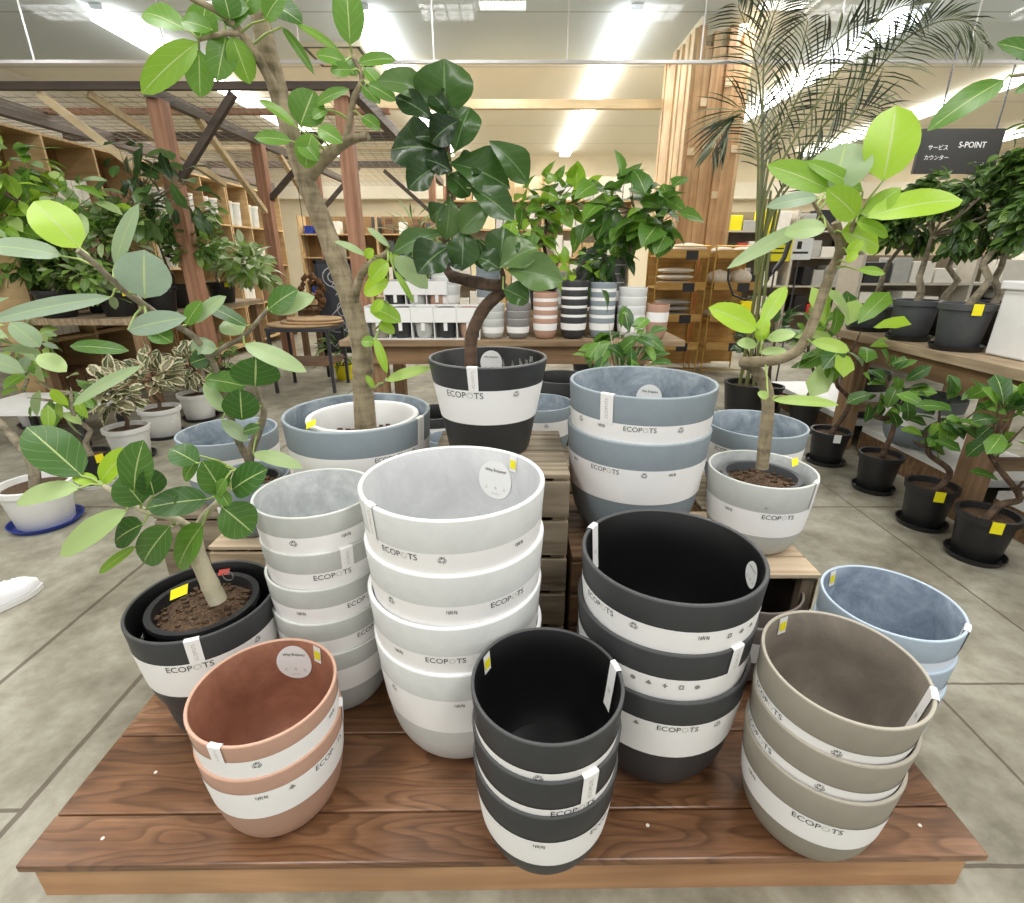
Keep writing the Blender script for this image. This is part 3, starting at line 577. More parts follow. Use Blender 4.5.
PD.branch([(250, 462, Y), (238, 440, Y-.02), (226, 402, Y-.05), (214, 366, Y-.08), (195, 338, Y-.12), (160, 316, Y-.2), (120, 287, Y-.28), (95, 264, Y-.33), (78, 250, Y-.36)], (.012, .006))
PD.branch([(210, 356, Y-.09), (226, 346, Y-.1), (244, 336, Y-.1), (262, 316, Y-.1), (268, 309, Y-.1)], (.008, .005))
PD.leaves(Y-.28, [(62, 256, -18, 244, 24, .97), (80, 248, 33, 200, 38, .75), (115, 265, 137, 204, 15, .95), (145, 298, 144, 250, 46, .97), (112, 297, -14, 320, 17, .96), (128, 330, 185, 317, 22, .97), (70, 346, 128, 350, 15, .3), (142, 366, 70, 405, 13, .92), (38, 355, 66, 371, 18, .9), (40, 347, 10, 322, 20, .92), (150, 330, 172, 342, 20, .3)], fold=.12, arch=.07)
PD.leaves(Y-.12, [(268, 310, 297, 289, 25, .35), (272, 312, 314, 296, 20, .95), (247, 326, 200, 302, 15, .25), (186, 325, 201, 301, 15, .45), (193, 322, 225, 296, 15, .95), (244, 344, 306, 371, 18, .93), (255, 386, 256, 357, 43, .27), (205, 379, 246, 386, 23, .35), (242, 420, 240, 389, 32, .26), (224, 412, 204, 383, 13, .93), (222, 420, 248, 441, 14, .92), (243, 432, 260, 427, 12, .3), (242, 334, 223, 321, 24, .95), (192, 352, 209, 340, 15, .94), (210, 357, 190, 363, 17, .2), (253, 453, 302, 467, 15, .9), (216, 350, 196, 345, 16, .92)], fold=.12, arch=.07)
PD.nursery(.095, .12, .695, 'blackpl'); PD.done()
PE = Plant('ficus_sapling', 'young ficus with S-curved trunk and yellow-green leaves in the off-white pot', (.80, 1.512, .55), 'bark', 'leaf')
Y = 1.5
PE.branch([(762, 468, Y), (766, 430, Y), (768, 405, Y), (765, 385, Y), (755, 369, Y), (744, 363, Y), (752, 362, Y-.02), (775, 360, Y-.04), (798, 350, Y-.05), (812, 325, Y-.05), (823, 294, Y-.05), (831, 272, Y-.05), (840, 250, Y-.05), (836, 222, Y-.06)], (.020, .011), 12)
PE.branch([(840, 251, Y-.05), (852, 228, Y-.07), (858, 216, Y-.08)], (.009, .006))
PE.branch([(837, 240, Y-.05), (824, 220, Y-.08), (812, 200, Y-.1)], (.006, .004))
PE.branch([(767, 400, Y), (780, 396, Y-.02), (792, 398, Y-.03)], (.004, .003))
PE.branch([(764, 362, Y-.02), (763, 350, Y-.03), (762, 336, Y-.04)], (.006, .004))
PE.leaves(Y-.1, [(883, 181, 897, 104, 46, .72), (834, 194, 846, 142, 54, .97), (829, 190, 768, 164, 25, .6), (863, 192, 807, 160, 15, .55), (857, 217, 828, 189, 27, .6), (859, 221, 901, 187, 19, .58), (866, 217, 966, 197, 30, .68), (841, 232, 881, 246, 33, .7), (818, 197, 767, 206, 15, .95), (817, 221, 727, 267, 16, .94), (826, 227, 784, 233, 19, .9), (858, 270, 886, 273, 9, .62), (856, 222, 890, 236, 14, .64), (848, 255, 862, 240, 12, .7), (846, 262, 858, 252, 9, .72),
  (757, 329, 710, 307, 25, .8), (762, 324, 786, 285, 16, .74), (760, 337, 766, 316, 13, .8), (767, 339, 796, 333, 13, .82), (757, 345, 737, 343, 12, .84), (760, 353, 787, 350, 9, .85), (811, 342, 851, 350, 14, .84), (772, 400, 840, 404, 11, .8), (757, 340, 768, 326, 12, .78), (768, 398, 758, 392, 8, .8)], fold=.14, arch=.08)
PE.nursery(.118, .16, .748, 'greypl'); PE.film(35, .125, .155, .70, .765, 70); PE.price(795, 462, 1.50, .02, .02); PE.done()
# ================================================================== room shell
def floor_mat():
    m, nt, b = nodes('concrete_floor'); co = coords(nt)
    n1 = noise(nt, co, 1.1, 7, .62, .4); n2 = noise(nt, co, 9, 6, .65)
    mx = N(nt, 'ShaderNodeMix', data_type='FLOAT'); mx.inputs[0].default_value = .35; L(nt, n1, mx.inputs[2]); L(nt, n2, mx.inputs[3])
    col = ramp(nt, mx.outputs[0], [(.36, rgb(104, 99, 84)), (.5, rgb(148, 144, 128)), (.64, rgb(184, 181, 166))])
    sp = N(nt, 'ShaderNodeSeparateXYZ'); tc = N(nt, 'ShaderNodeTexCoord'); L(nt, tc.outputs['Object'], sp.inputs[0])
    def MM(op, a, c=None):
        n = N(nt, 'ShaderNodeMath', operation=op)
        for i, q in enumerate((a, c)):
            if q is None: continue
            if isinstance(q, (int, float)): n.inputs[i].default_value = q
            else: L(nt, q, n.inputs[i])
        return n.outputs[0]
    wob = MM('MULTIPLY', MM('SUBTRACT', noise(nt, co, 14, 3), .5), .008)
    acc = None
    for ax, v, w, lim in ((0, -1.80, .009, None), (0, -1.325, .009, None), (0, 1.457, .005, None), (0, -3.3, .007, None), (0, 2.05, .005, None), (1, .95, .006, 'L'), (1, .815, .005, 'R'), (1, 1.39, .005, 'R'), (1, 2.75, .007, None), (1, 4.3, .007, None), (1, 6.0, .008, None)):
        l = MM('LESS_THAN', MM('ABSOLUTE', MM('ADD', MM('SUBTRACT', sp.outputs[ax], v), wob)), w)
        if lim: l = MM('MULTIPLY', l, MM('LESS_THAN' if lim == 'L' else 'GREATER_THAN', sp.outputs[0], -1.325 if lim == 'L' else 1.0))
        acc = l if acc is None else MM('MAXIMUM', acc, l)
    m3 = N(nt, 'ShaderNodeMix', data_type='RGBA'); L(nt, MM('MULTIPLY', acc, .7), m3.inputs[0]); L(nt, col, m3.inputs[6]); m3.inputs[7].default_value = (*rgb(78, 62, 50), 1)
    L(nt, m3.outputs[2], b.inputs['Base Color']); b.inputs['Roughness'].default_value = .42; b.inputs['Specular IOR Level'].default_value = .35
    bump(nt, MM('SUBTRACT', n2, acc), b, .15, .003); return m
ZC = 4.0
def slab(name, x0, x1, y0, y1, z0, z1, mat):
    m = MB(); m.box(x0, x1, y0, y1, z0, z1); return struct(m.build(name, mat, flat=True))
slab('floor', -8, 15, -4, 17, -.1, 0, floor_mat())
def ceil_mat():
    m, nt, b = nodes('ceiling_panels'); sp = N(nt, 'ShaderNodeSeparateXYZ'); tc = N(nt, 'ShaderNodeTexCoord'); L(nt, tc.outputs['Object'], sp.inputs[0])
    mr = N(nt, 'ShaderNodeMapRange'); mr.inputs[1].default_value = 8.3; mr.inputs[2].default_value = 9.2; L(nt, sp.outputs[1], mr.inputs[0])
    mx = N(nt, 'ShaderNodeMix', data_type='RGBA'); L(nt, mr.outputs[0], mx.inputs[0]); mx.inputs[6].default_value = (*rgb(222, 225, 224), 1); mx.inputs[7].default_value = (*rgb(238, 232, 214), 1)
    fr = N(nt, 'ShaderNodeMath', operation='PINGPONG'); fr.inputs[1].default_value = .9; L(nt, sp.outputs[1], fr.inputs[0])
    lt = N(nt, 'ShaderNodeMath', operation='LESS_THAN'); lt.inputs[1].default_value = .015; L(nt, fr.outputs[0], lt.inputs[0])
    m2 = N(nt, 'ShaderNodeMix', data_type='RGBA'); ml = N(nt, 'ShaderNodeMath', operation='MULTIPLY'); ml.inputs[1].default_value = .5; L(nt, lt.outputs[0], ml.inputs[0]); L(nt, ml.outputs[0], m2.inputs[0]); L(nt, mx.outputs[2], m2.inputs[6]); m2.inputs[7].default_value = (*rgb(120, 110, 92), 1)
    L(nt, m2.outputs[2], b.inputs['Base Color']); b.inputs['Roughness'].default_value = .8; return m
slab('ceiling', -8, 15, -4, 17, ZC, ZC+.1, ceil_mat())
M['wallc'] = plain('wall_cream', rgb(228, 216, 188), .8, .04, 3)
slab('wall_back', -8, 15, 16, 16.1, 0, ZC, M['wallc']); slab('wall_left', -7.6, -7.5, -4, 16, 0, ZC, plain('wall_grey', rgb(196, 190, 176), .8, .05, 3)); slab('wall_right', 14.2, 14.3, -4, 16, 0, ZC, M['wallc'])
slab('trim_1', -7.5, 14.2, 15.6, 16, 2.9, 3.3, plain('bulkhead_cream', rgb(234, 226, 206), .8, .03, 3))
# fluorescent strips and louvred fittings
M['tubelight'] = emit('fluorescent_tube', (1, .99, .97), 8)
M['fixture'] = plain('fixture_white', rgb(240, 240, 240), .4, .02)
for i, (x, wh) in enumerate([(-4.58, 'farthest left'), (-1.65, 'second from the left'), (1.38, 'over the middle aisle'), (4.45, 'behind the palm fronds'), (7.7, 'toward the right above the service sign'), (11.1, 'farthest right')]):
    t = thing('strip_light', 'long white fluorescent strip on the ceiling, %s' % wh, 'ceiling light', (x, 11.2, ZC), 'fluorescent strips')
    m = MB(); m.box(x-.07, x+.07, 7.0, 15.4, ZC-.05, ZC-.001); m.build('housing', M['fixture'], t, flat=True)
    for a, b in ((7.05, 9.75), (9.82, 12.5), (12.57, 15.35)):
        m = MB(); m.box(x-.12, x+.12, a, b, ZC-.13, ZC-.05); m.build('tube', M['tubelight'], t, flat=True)
M['louvre'] = emit('louvre_glow', (1, 1, 1), 14)
for x, wh in [(-5.0, 'at the top left corner'), (-.72, 'above the middle left'), (1.56, 'above the middle right'), (3.62, 'above the palm'), (6.0, 'at the top right corner')]:
    t = thing('louvre_light', 'square louvred ceiling light %s' % wh, 'ceiling light', (x, 6.35, ZC), 'louvred ceiling lights')
    m = MB(); m.box(x-.3, x+.3, 6.2, 6.62, ZC-.02, ZC-.001); m.build('glow_panel', M['louvre'], t, flat=True)
    m = MB()
    for k in range(5): m.box(x-.3+k*.15-.008, x-.3+k*.15+.008, 6.19, 6.63, ZC-.07, ZC-.02)
    for k in range(4): m.box(x-.305, x+.305, 6.2+k*.14-.008, 6.2+k*.14+.008, ZC-.07, ZC-.02)
    m.build('louvre_grid', M['fixture'], t, flat=True)
# hanging glass smoke barrier
gm, nt, b = nodes('barrier_glass'); tb = N(nt, 'ShaderNodeBsdfTransparent'); tb.inputs[0].default_value = (.88, .96, 1.0, 1); gl = N(nt, 'ShaderNodeBsdfGlossy'); gl.inputs['Roughness'].default_value = .08
fr = N(nt, 'ShaderNodeMixShader'); fr.inputs[0].default_value = .07; L(nt, tb.outputs[0], fr.inputs[1]); L(nt, gl.outputs[0], fr.inputs[2]); L(nt, fr.outputs[0], nt.nodes['Material Output'].inputs[0])
YB = 6.72; t = thing('smoke_barrier', 'hanging clear glass smoke barrier with a white bottom rail across the ceiling', 'glass barrier', (2, YB, ZC))
xs = [-7.4, -6.5, -5.2, -3.75, -2.3, -.85, .6, 2.05, 3.5, 4.95, 6.4, 7.85, 9.3]
for a, b_ in zip(xs, xs[1:]):
    m = MB(); m.add([(a+.01, YB, 3.40), (b_-.01, YB, 3.40), (b_-.01, YB, ZC-.01), (a+.01, YB, ZC-.01)], [(0, 1, 2, 3)]); m.build('glass_pane', gm, t, flat=True)
m = MB(); m.box(-7.4, 9.3, YB-.02, YB+.02, 3.37, 3.40); m.build('bottom_rail', M['fixture'], t, flat=True)
for a in xs: m = MB(); m.box(a-.006, a+.006, YB-.006, YB+.006, 3.40, ZC-.01); m.build('joint_strip', M['fixture'], t, flat=True)
t = thing('air_conditioner_panel', 'square ceiling air-conditioner panel behind the tall tree', 'air conditioner', (-2.35, 8.4, ZC))
m = MB(); m.box(-2.75, -1.95, 8.05, 8.85, ZC-.05, ZC-.001); m.build('panel', M['wallc'], t, flat=True)
m = MB()
for q in ((-2.72, -1.98, 8.08, 8.12), (-2.72, -1.98, 8.78, 8.82), (-2.72, -2.68, 8.08, 8.82), (-2.02, -1.98, 8.08, 8.82)): m.box(*q, ZC-.054, ZC-.05)
m.build('air_slots', M['iron'], t, flat=True)
# ================================================================== wooden pergola on the left
t = thing('pergola', 'timber pergola with red-brown posts and wire lattice roof, at the left', 'pergola', (-2.9, 7.5, 0))
for x, y, h_ in [(-2.95, 5.02, 2.62), (-2.95, 6.82, 2.62), (-2.95, 8.7, 2.62), (-2.95, 10.5, 2.62), (-1.43, 5.1, 2.66), (-1.2, 8.6, 2.62), (-4.75, 5.02, 2.62), (-1.2, 10.4, 2.6)]:
    m = MB(); w = .062 if y < 8 else .052; m.box(x-w, x+w, y-w, y+w, 0, h_); m.build('post', M['post'], t, flat=True, bev=.006)
def beam(p, q, w, h_, mat):
    m = MB(); m.bar(p, q, w, h_); return m.build('beam', M[mat], t, flat=True)
beam((-5.15, 4.95, 2.70), (-1.2, 4.95, 2.70), .05, .055, 'beamd'); beam((-2.95, 4.9, 2.66), (-2.95, 11, 2.66), .07, .09, 'beamY')
beam((-5.15, 6.8, 2.7), (-1.2, 6.8, 2.7), .07, .08, 'beamd'); beam((-5.15, 8.7, 2.7), (-1.1, 8.7, 2.7), .07, .08, 'beamd'); beam((-5.15, 5.9, 2.74), (-1.2, 5.9, 2.74), .05, .05, 'post'); beam((-5.15, 7.7, 2.74), (-1.2, 7.7, 2.74), .05, .05, 'beaml')
beam((-4.6, 4.9, 2.66), (-4.6, 11, 2.66), .10, .13, 'beamY'); beam((-1.3, 5, 2.68), (-1.3, 10.6, 2.68), .08, .1, 'beamY')
for kb, (p, q) in enumerate([((-2.3, 5.0, 2.66), (-2.92, 5.02, 2.0)), ((-2.2, 6.8, 2.66), (-2.9, 6.82, 2.05)), ((-2.3, 8.7, 2.66), (-2.9, 8.7, 2.1)), ((-3.5, 5.0, 2.66), (-2.95, 5.9, 2.1)), ((-2.95, 5.6, 2.62), (-2.95, 6.75, 1.9)), ((-2.95, 7.4, 2.62), (-2.95, 8.6, 1.9)), ((-1.9, 8.6, 2.6), (-1.25, 8.6, 2.05)), ((-3.9, 5, 2.66), (-3.1, 5.0, 2.0))]):
    m = MB(); m.bar(p, q, .055, .055); m.build('brace', M['beamd' if kb in (0, 1, 2, 6) else 'beaml'], t, flat=True)
m = MB()
for k in range(28): m.bar((-5.1+k*.142, 5.0, 2.655), (-5.1+k*.118, 10.8, 2.655), .004, .004)
for k in range(40): m.bar((-5.15, 5.05+k*.146, 2.648), (-1.2, 5.05+k*.146, 2.648), .004, .004)
m.build('wire_lattice', M['lattice'], t, flat=True)
m = MB(); m.bar((-2.9, 8.45, 3.40), (2.13, 8.45, 3.40), .09, .11); tag(m.build('ceiling_beam', M['beaml'], flat=True), 'long pale timber beam running level to the wood-clad column', 'beam')
# ================================================================== wood-clad column
t = thing('wood_clad_column', 'square column clad in upright pine boards of uneven length', 'column', (2.45, 7.85, 0))
m = MB(); m.box(2.20, 2.74, 7.28, 8.45, 0, ZC); m.build('column_core', M['wallc'], t, flat=True)
m = MB(); m2 = MB(); me_ = MB()
for i in range(7):
    x = 2.15+i*.088; z1 = 3.88-R.choice([0, 0, .12, .2, .06]); z = 0
    d = R.choice([0, .012, .024])
    while z < z1:
        zz = min(z1, z+R.uniform(.8, 1.7)); m.box(x, x+.085, 7.2-d, 7.28, z, zz-.004); z = zz
        if R.random() < .5 and z < z1: me_.box(x+.004, x+.081, 7.18-d, 7.2-d, z-.03, z+.05)
m.build('front_boards', M['clad'], t, flat=True)
for i in range(13):
    y = 7.22+i*.095; z1 = 3.86-R.choice([0, 0, .1, .2]); d = R.choice([0, .012, .024]); m2.box(2.12-d, 2.20, y, y+.092, 0, z1)
    m2.box(2.74, 2.80+d, y, y+.092, 0, z1)
m2.build('side_boards', M['clad2'], t, flat=True); me_.build('end_blocks', M['cladend'], t, flat=True)
# ================================================================== left cubby shelving and what stands on it
def cubby(label, x, y0, y1, h_, bays, rows):
    t = thing('cubby_shelf', label, 'shelf', (x, (y0+y1)/2, 0), 'pine cubby shelves along the left wall'); D = .38
    m = MB(); m.box(x-D, x-D+.015, y0, y1, .1, h_); m.build('back_panel', M['shelfdark'], t, flat=True)
    for k in range(bays+1): m = MB(); yy = y0+(y1-y0)*k/bays; m.box(x-D, x, yy-.012, yy+.012, 0, h_); m.build('upright', M['shelfwood'], t, flat=True)
    for k in range(rows+1): m = MB(); zz = .1+(h_-.12)*k/rows; m.box(x-D, x+.002, y0, y1, zz, zz+.022); m.build('shelf_board', M['shelfwood'], t, flat=True)
    return [(y0+(y1-y0)*(k+.5)/bays, .122+(h_-.12)*j/rows) for j in range(rows) for k in range(bays)]
spots = []
for q, (a, b, s_) in enumerate([(4.6, 6.4, 'nearest, half hidden by foliage'), (6.45, 8.25, 'middle one behind the timber post'), (8.3, 10.1, 'farthest along')]): spots += [(*p, q) for p in cubby('pine cubby shelf along the left wall, '+s_, -4.15, a, b, 2.42, 3, 4)]
def jar(label, x, y, z, r, h_, mat, name='storage_jar', cat='jar', group=None):
    t = thing(name, label, cat, (x, y, z), group); m = MB(); m.lathe([(0, 0), (r*.86, 0), (r, h_*.86), (r*.98, h_*.9)], 20, (x, y, z)); m.lathe([(r*.98, h_*.9), (r*.9, h_*.9), (0, h_*.1)], 20, (x, y, z)); m.build('vessel', M[mat], t)
    m = MB(); m.lathe([(r*.98, h_*.88), (r*1.06, h_*.9), (r*1.06, h_*.98), (r*.2, h_), (0, h_)], 20, (x, y, z)); m.build('lid', M['gwhite'], t)
wh = {0: 'nearest', 1: 'middle', 2: 'farthest'}
rows_ = ['bottom', 'lower', 'upper', 'top']
GM = {'white': 'gwhite', 'grey': 'greypl', 'brown': 'cratedark', 'yellow': 'yellow', 'frosted': 'glassjar', 'terracotta': None}
for i, (y, z, q) in enumerate(spots):
    j = (i % 12)//3; k = i % 3
    bay = ['near', 'centre', 'far'][k]
    if j == 3 and q != 0 or (j == 2 and k == 0):
        for d in (-.12, .12): jar('frosted lidded jar, %s bay of the %s shelf, %s row, %s one' % (bay, wh[q], rows_[j], 'nearer' if d < 0 else 'farther'), -4.3, y+d, z, .095, .34, 'glassjar', group='frosted jars on the cubby shelves')
    elif R.random() < .85:
        c = R.choice(['white', 'grey', 'brown'])
        hh = R.uniform(.16, .36); lb = '%s upright file box, %s bay of the %s cubby shelf, %s row' % (c, bay, wh[q], rows_[j])
        for b_ in range(4): m = MB(); m.box(-4.45, -4.22, y-.2+b_*.1, y-.108+b_*.1, z+.0225, z+hh-R.random()*.05); tag(m.build('file_box', M[GM[c]], flat=True, bev=.003), lb, 'box', lb.replace('box,', 'boxes,'))
# ================================================================== generic shop plants
def tree(name, label, x, y, z, h_, crowns, nl, ls, shape='oval', mat='leafbg', bark='barkgrey', seeds=(.1, .8), pot_=('blackpl', .12, .2), group=None, trunk_r=.018, lean=(0, 0), saucer=None, asp=.5, potname='nursery_pot', spread=1, cat='plant', tagcol=None, droop=.25, fold=.2, trunk=None):
    t = thing(name, label, cat, (x, y, z), group); m = MB(); base = z
    if pot_:
        pm, r, ph = pot_
        if saucer:
            sm_ = MB(); sm_.lathe([(0, 0), (r*.92, 0), (r*1.04, .03), (r*1.0, .03), (r*.88, .006), (0, .006)], 32, (x, y, z)); sm_.build('saucer', M[saucer], t); base = z+.007
        p = MB(); p.lathe([(0, 0), (r*.74, 0), (r*.78, .006), (r*.95, ph*.86), (r*1.04, ph*.87), (r*1.06, ph), (r*.94, ph), (r*.9, ph*.86), (0, ph*.85)], 32, (x, y, base)); p.build(potname, M[pm], t)
        s_ = MB(); s_.lathe([(r*.9, ph*.87), (0, ph*.9)], 24, (x, y, base)); s_.build('soil', M['soil'], t)
        if tagcol:
            a = atan2(-y, -x)+.35; s_ = MB(); s_.bar((x+cos(a)*r*1.09, y+sin(a)*r*1.09, base+ph*.78), (x+cos(a)*r*1.09, y+sin(a)*r*1.09, base+ph*1.02), .045, .003, up=(cos(a), sin(a), 0)); s_.build('price_tag', M[tagcol], t, flat=True)
        base += ph*.88
    top = V((x+lean[0], y+lean[1], z+h_)); pts = [V((x, y, base))]
    if trunk:
        P = [V((x, y, base))]+[V(q) for q in trunk]; pts = []
        for k in range(len(P)-1):
            p0, p1, p2, p3 = P[max(k-1, 0)], P[k], P[k+1], P[min(k+2, len(P)-1)]
            for s_ in range(5): u = s_/5; pts.append(.5*((2*p1)+(p2-p0)*u+(2*p0-5*p1+4*p2-p3)*u*u+(3*p1-p0-3*p2+p3)*u**3))
        pts.append(P[-1]); top = pts[-1]
    else:
        for k in range(1, 6):
            f = k/5; p = V((x, y, base)).lerp(top, f); p += V((R.uniform(-1, 1), R.uniform(-1, 1), 0))*.035*spread*(1 if k < 5 else .3); pts.append(p)
    m.tube(pts, [trunk_r, trunk_r*.5], 7); lv = MB()
    tot = sum(c[3]*c[4]*c[5] for c in crowns)
    for cx, cy, cz, rx, ry, rz in crowns:
        cn = V((cx, cy, cz)); root = min(pts[len(pts)//2:], key=lambda p: (p-cn).length); ends = []
        for k in range(max(4, int(9*spread))):
            d = V((R.gauss(0, 1), R.gauss(0, 1), R.gauss(0, .8)+.2)).normalized(); e = cn+V((d.x*rx, d.y*ry, d.z*rz))*R.uniform(.45, .85)
            md = root.lerp(e, .5)+V((0, 0, -.03)); m.tube([root, md, e], [trunk_r*.42, trunk_r*.3, trunk_r*.12], 5); ends += [e, md.lerp(e, .5), e, cn.lerp(e, .6)]
        for k in range(int(nl*rx*ry*rz/tot)):
            b_ = R.choice(ends)+V((R.uniform(-1, 1), R.uniform(-1, 1), R.uniform(-1, 1)))*ls*.55
            d = (b_-cn); d = V((d.x/rx, d.y/ry, d.z/rz)); d = d.normalized()*.8+V((R.uniform(-1, 1), R.uniform(-1, 1), R.uniform(-.7, .5)))*.8; d.z -= droop; d.normalize()
            s2 = ls*R.uniform(.65, 1.2); lv.leaf(b_, b_+d*s2, s2*asp*R.uniform(.85, 1.15), (R.uniform(-.6, .6), -.5+R.uniform(-.5, .5), 1), R.uniform(*seeds), shape, fold, .12, 4, 2)
    m.build('trunk', M[bark], t, ang=70); lv.build('foliage', M[mat], t, ang=180); return t
# ---- plants standing on the floor at the left
tree('ficus_tree', 'tall bare-trunked plant in the big white pot on a blue saucer, left edge', -2.62, 2.56, 0, .95, [(-2.95, 2.75, 1.0, .28, .3, .22)], 46, .17, 'oval', 'leaf', 'barkgrey', (.85, 1), ('white', .165, .24), trunk_r=.03, saucer='bluepl', trunk=[(-2.6, 2.57, .36), (-2.66, 2.58, .5), (-2.8, 2.62, .68), (-2.9, 2.7, .9)])
for (x, y, r, lb) in [(-2.82, 3.56, .142, 'nearest of the white pots in a row'), (-2.9, 4.06, .148, 'second white pot in the row'), (-2.88, 4.55, .15, 'third white pot, beside the terracotta pot')]:
    tree('variegated_rubber_plant', 'variegated cream-edged rubber plant in the '+lb, x, y, 0, .55, [(x, y, .50, .17, .17, .17)], 85, .125, 'oval', 'leafvar', 'barkdark', (0, 1), ('white', r, .24), 'variegated rubber plants', .016, saucer='blackpl', droop=-.1, asp=.55)
tree('potted_shrub', 'small shrub in a terracotta pot behind the white pots', -2.72, 4.78, 0, .42, [(-2.72, 4.78, .5, .16, .16, .16)], 40, .1, 'oval', 'leafbg', 'barkdark', (.1, .5), ('greypl', .125, .2))
tree('cane_plant', 'plant with pale upright stem in a black pot on a white saucer', -2.72, 3.08, 0, .62, [(-2.85, 3.1, .66, .24, .22, .16)], 30, .16, 'oval', 'leaf', 'barkgrey', (.3, .95), ('blackpl', .105, .22), trunk_r=.02, saucer='white', tagcol='yellow')
tree('grey_leaf_plant', 'grey-leaved plant in a pale grey pot at the left edge', -4.2, 4.35, 0, .7, [(-4.1, 4.3, .75, .35, .3, .25)], 50, .16, 'oval', 'leaf', 'barkgrey', (.8, 1), ('white', .15, .24), saucer='blackpl')
# ---- bench at the left with black pots and the mass of plants
t = thing('plant_bench', 'long plank bench at the left holding black pots of plants', 'bench', (-3.45, 5.6, 0))
m = MB(); m.box(-4.12, -3.85, 4.35, 6.6, .87, .92); m.box(-3.845, -3.5, 4.35, 6.6, .87, .92); m.box(-3.495, -3.08, 4.35, 6.6, .87, .92); m.build('top_boards', M['table'], t, flat=True)
for x in (-4.04, -3.16):
    for y in (4.42, 6.5): m = MB(); m.box(x-.04, x+.04, y-.04, y+.04, 0, .87); m.build('leg', M['tablez'], t, flat=True)
for i, (lb, x, y, h_, cr, nl, ls, sh, mt, sd, dr) in enumerate([
    ('broad-leaved pale green plant at the left edge of the bench', -3.85, 4.5, .85, [(-3.75, 4.3, 2.02, .5, .35, .3), (-4.0, 4.3, 1.65, .4, .3, .3), (-3.4, 4.3, 1.8, .3, .3, .2)], 230, .19, 'oval', 'leaf', (.3, .95), .35),
    ('bushy small-leaved plant in the middle of the bench', -3.4, 4.6, .6, [(-3.2, 4.5, 1.5, .42, .3, .34), (-3.5, 4.4, 1.25, .3, .3, .25)], 560, .11, 'oval', 'leafbg', (.3, 1), .3),
    ('dark fiddle-leaf plant on the bench in front of the timber post', -3.24, 4.9, .95, [(-2.95, 4.6, 2.12, .28, .22, .24), (-2.72, 4.6, 1.9, .26, .2, .2), (-3.05, 4.6, 1.8, .2, .2, .2)], 66, .19, 'fiddle', 'leafdark', (.05, .8), .3),
    ('wiry plant with small mixed leaves toward the far end of the bench', -3.4, 5.4, .7, [(-3.1, 5.2, 1.72, .45, .4, .35), (-2.85, 5.2, 1.45, .4, .3, .25)], 520, .115, 'oval', 'leafbg', (.2, 1), .3),
    ('light green spiky plant at the far end of the bench', -3.25, 6.0, .5, [(-2.8, 5.8, 1.32, .4, .3, .3)], 260, .16, 'lance', 'leafbg', (.5, 1), .2),
    ('dense dark bush at the near end of the bench', -3.8, 4.95, .5, [(-3.75, 4.7, 1.42, .45, .3, .32), (-4.1, 4.6, 1.3, .4, .3, .3)], 480, .13, 'oval', 'leafbg', (.05, .8), .3)]):
    tree('potted_plant', lb, x, y, .921, h_, cr, nl, ls, sh, mt, 'barkdark' if i % 2 else 'barkgrey', sd, ('blackpl', .15, .22), 'plants on the left bench', .016, droop=dr, tagcol='yellow' if i % 3 == 1 else None)
t = thing('low_trolley', 'low pale trolley shelf with white trays under the bench at the left', 'trolley', (-3.3, 4.0, 0))
m = MB(); m.box(-4.2, -3.25, 3.7, 4.3, .28, .31); m.build('tray_board', M['fixture'], t, flat=True)
for x in (-4.1, -3.35):
    for y in (3.8, 4.2): m = MB(); m.box(x-.02, x+.02, y-.02, y+.02, 0, .28); m.build('leg', M['iron'], t, flat=True)
# far-left wood tables behind
for i, (x0, x1, y0, y1, z, lb) in enumerate([(-2.9, -1.9, 7.0, 7.7, .78, 'low plank table behind the straggly sapling, with pale crates'), (-2.2, -1.3, 8.6, 9.4, .8, 'plank table at the back beside the timber post')]):
    t = thing('plank_table', lb, 'table', ((x0+x1)/2, (y0+y1)/2, 0), 'plank tables at the back left'); m = MB(); m.box(x0, x1, y0, y1, z-.04, z); m.build('table_top', M['tablex'], t, flat=True)
    m = MB(); m.box(x0+.06, x1-.06, y0+.05, y0+.07, z-.14, z-.04); m.build('apron', M['apron'], t, flat=True)
    for x in (x0+.08, x1-.08):
        for y in (y0+.08, y1-.08): m = MB(); m.box(x-.035, x+.035, y-.035, y+.035, 0, z-.04); m.build('leg', M['tablez'], t, flat=True)
for i, (x, y, z, c, lb) in enumerate([(-2.75, 7.2, .781, 'shelfwood', 'pale wooden box at the near end of the low plank table'), (-2.35, 7.2, .781, 'cratepale', 'wooden box in the middle of the low plank table'), (-2.05, 7.25, .781, 'cork', 'brown wicker box at the far end of the low plank table')]):
    m = MB(); m.box(x-.14, x+.14, y-.12, y+.12, z, z+.02); 
    for q in ((-.14, .14, -.12, -.105), (-.14, .14, .105, .12), (-.14, -.125, -.105, .105), (.125, .14, -.105, .105)): m.box(x+q[0], x+q[1], y+q[2], y+q[3], z, z+.16)
    tag(m.build('wooden_box', M[c], flat=True), lb, 'box')
for (x, y, z, lb) in [(-4.28, 7.95, 1.255, 'yellow planter with spiky leaves on the middle cubby shelf'), (-2.05, 6.2, .0, 'yellow planter on the floor behind the cork mats')]:
    tree('yellow_planter', lb, x, y, z, .32, [(x, y, z+.34, .14, .14, .14)], 40, .2, 'lance', 'leafbg', 'barkdark', (.2, .8), ('yellow', .12, .18), 'yellow planters', .01, asp=.16)
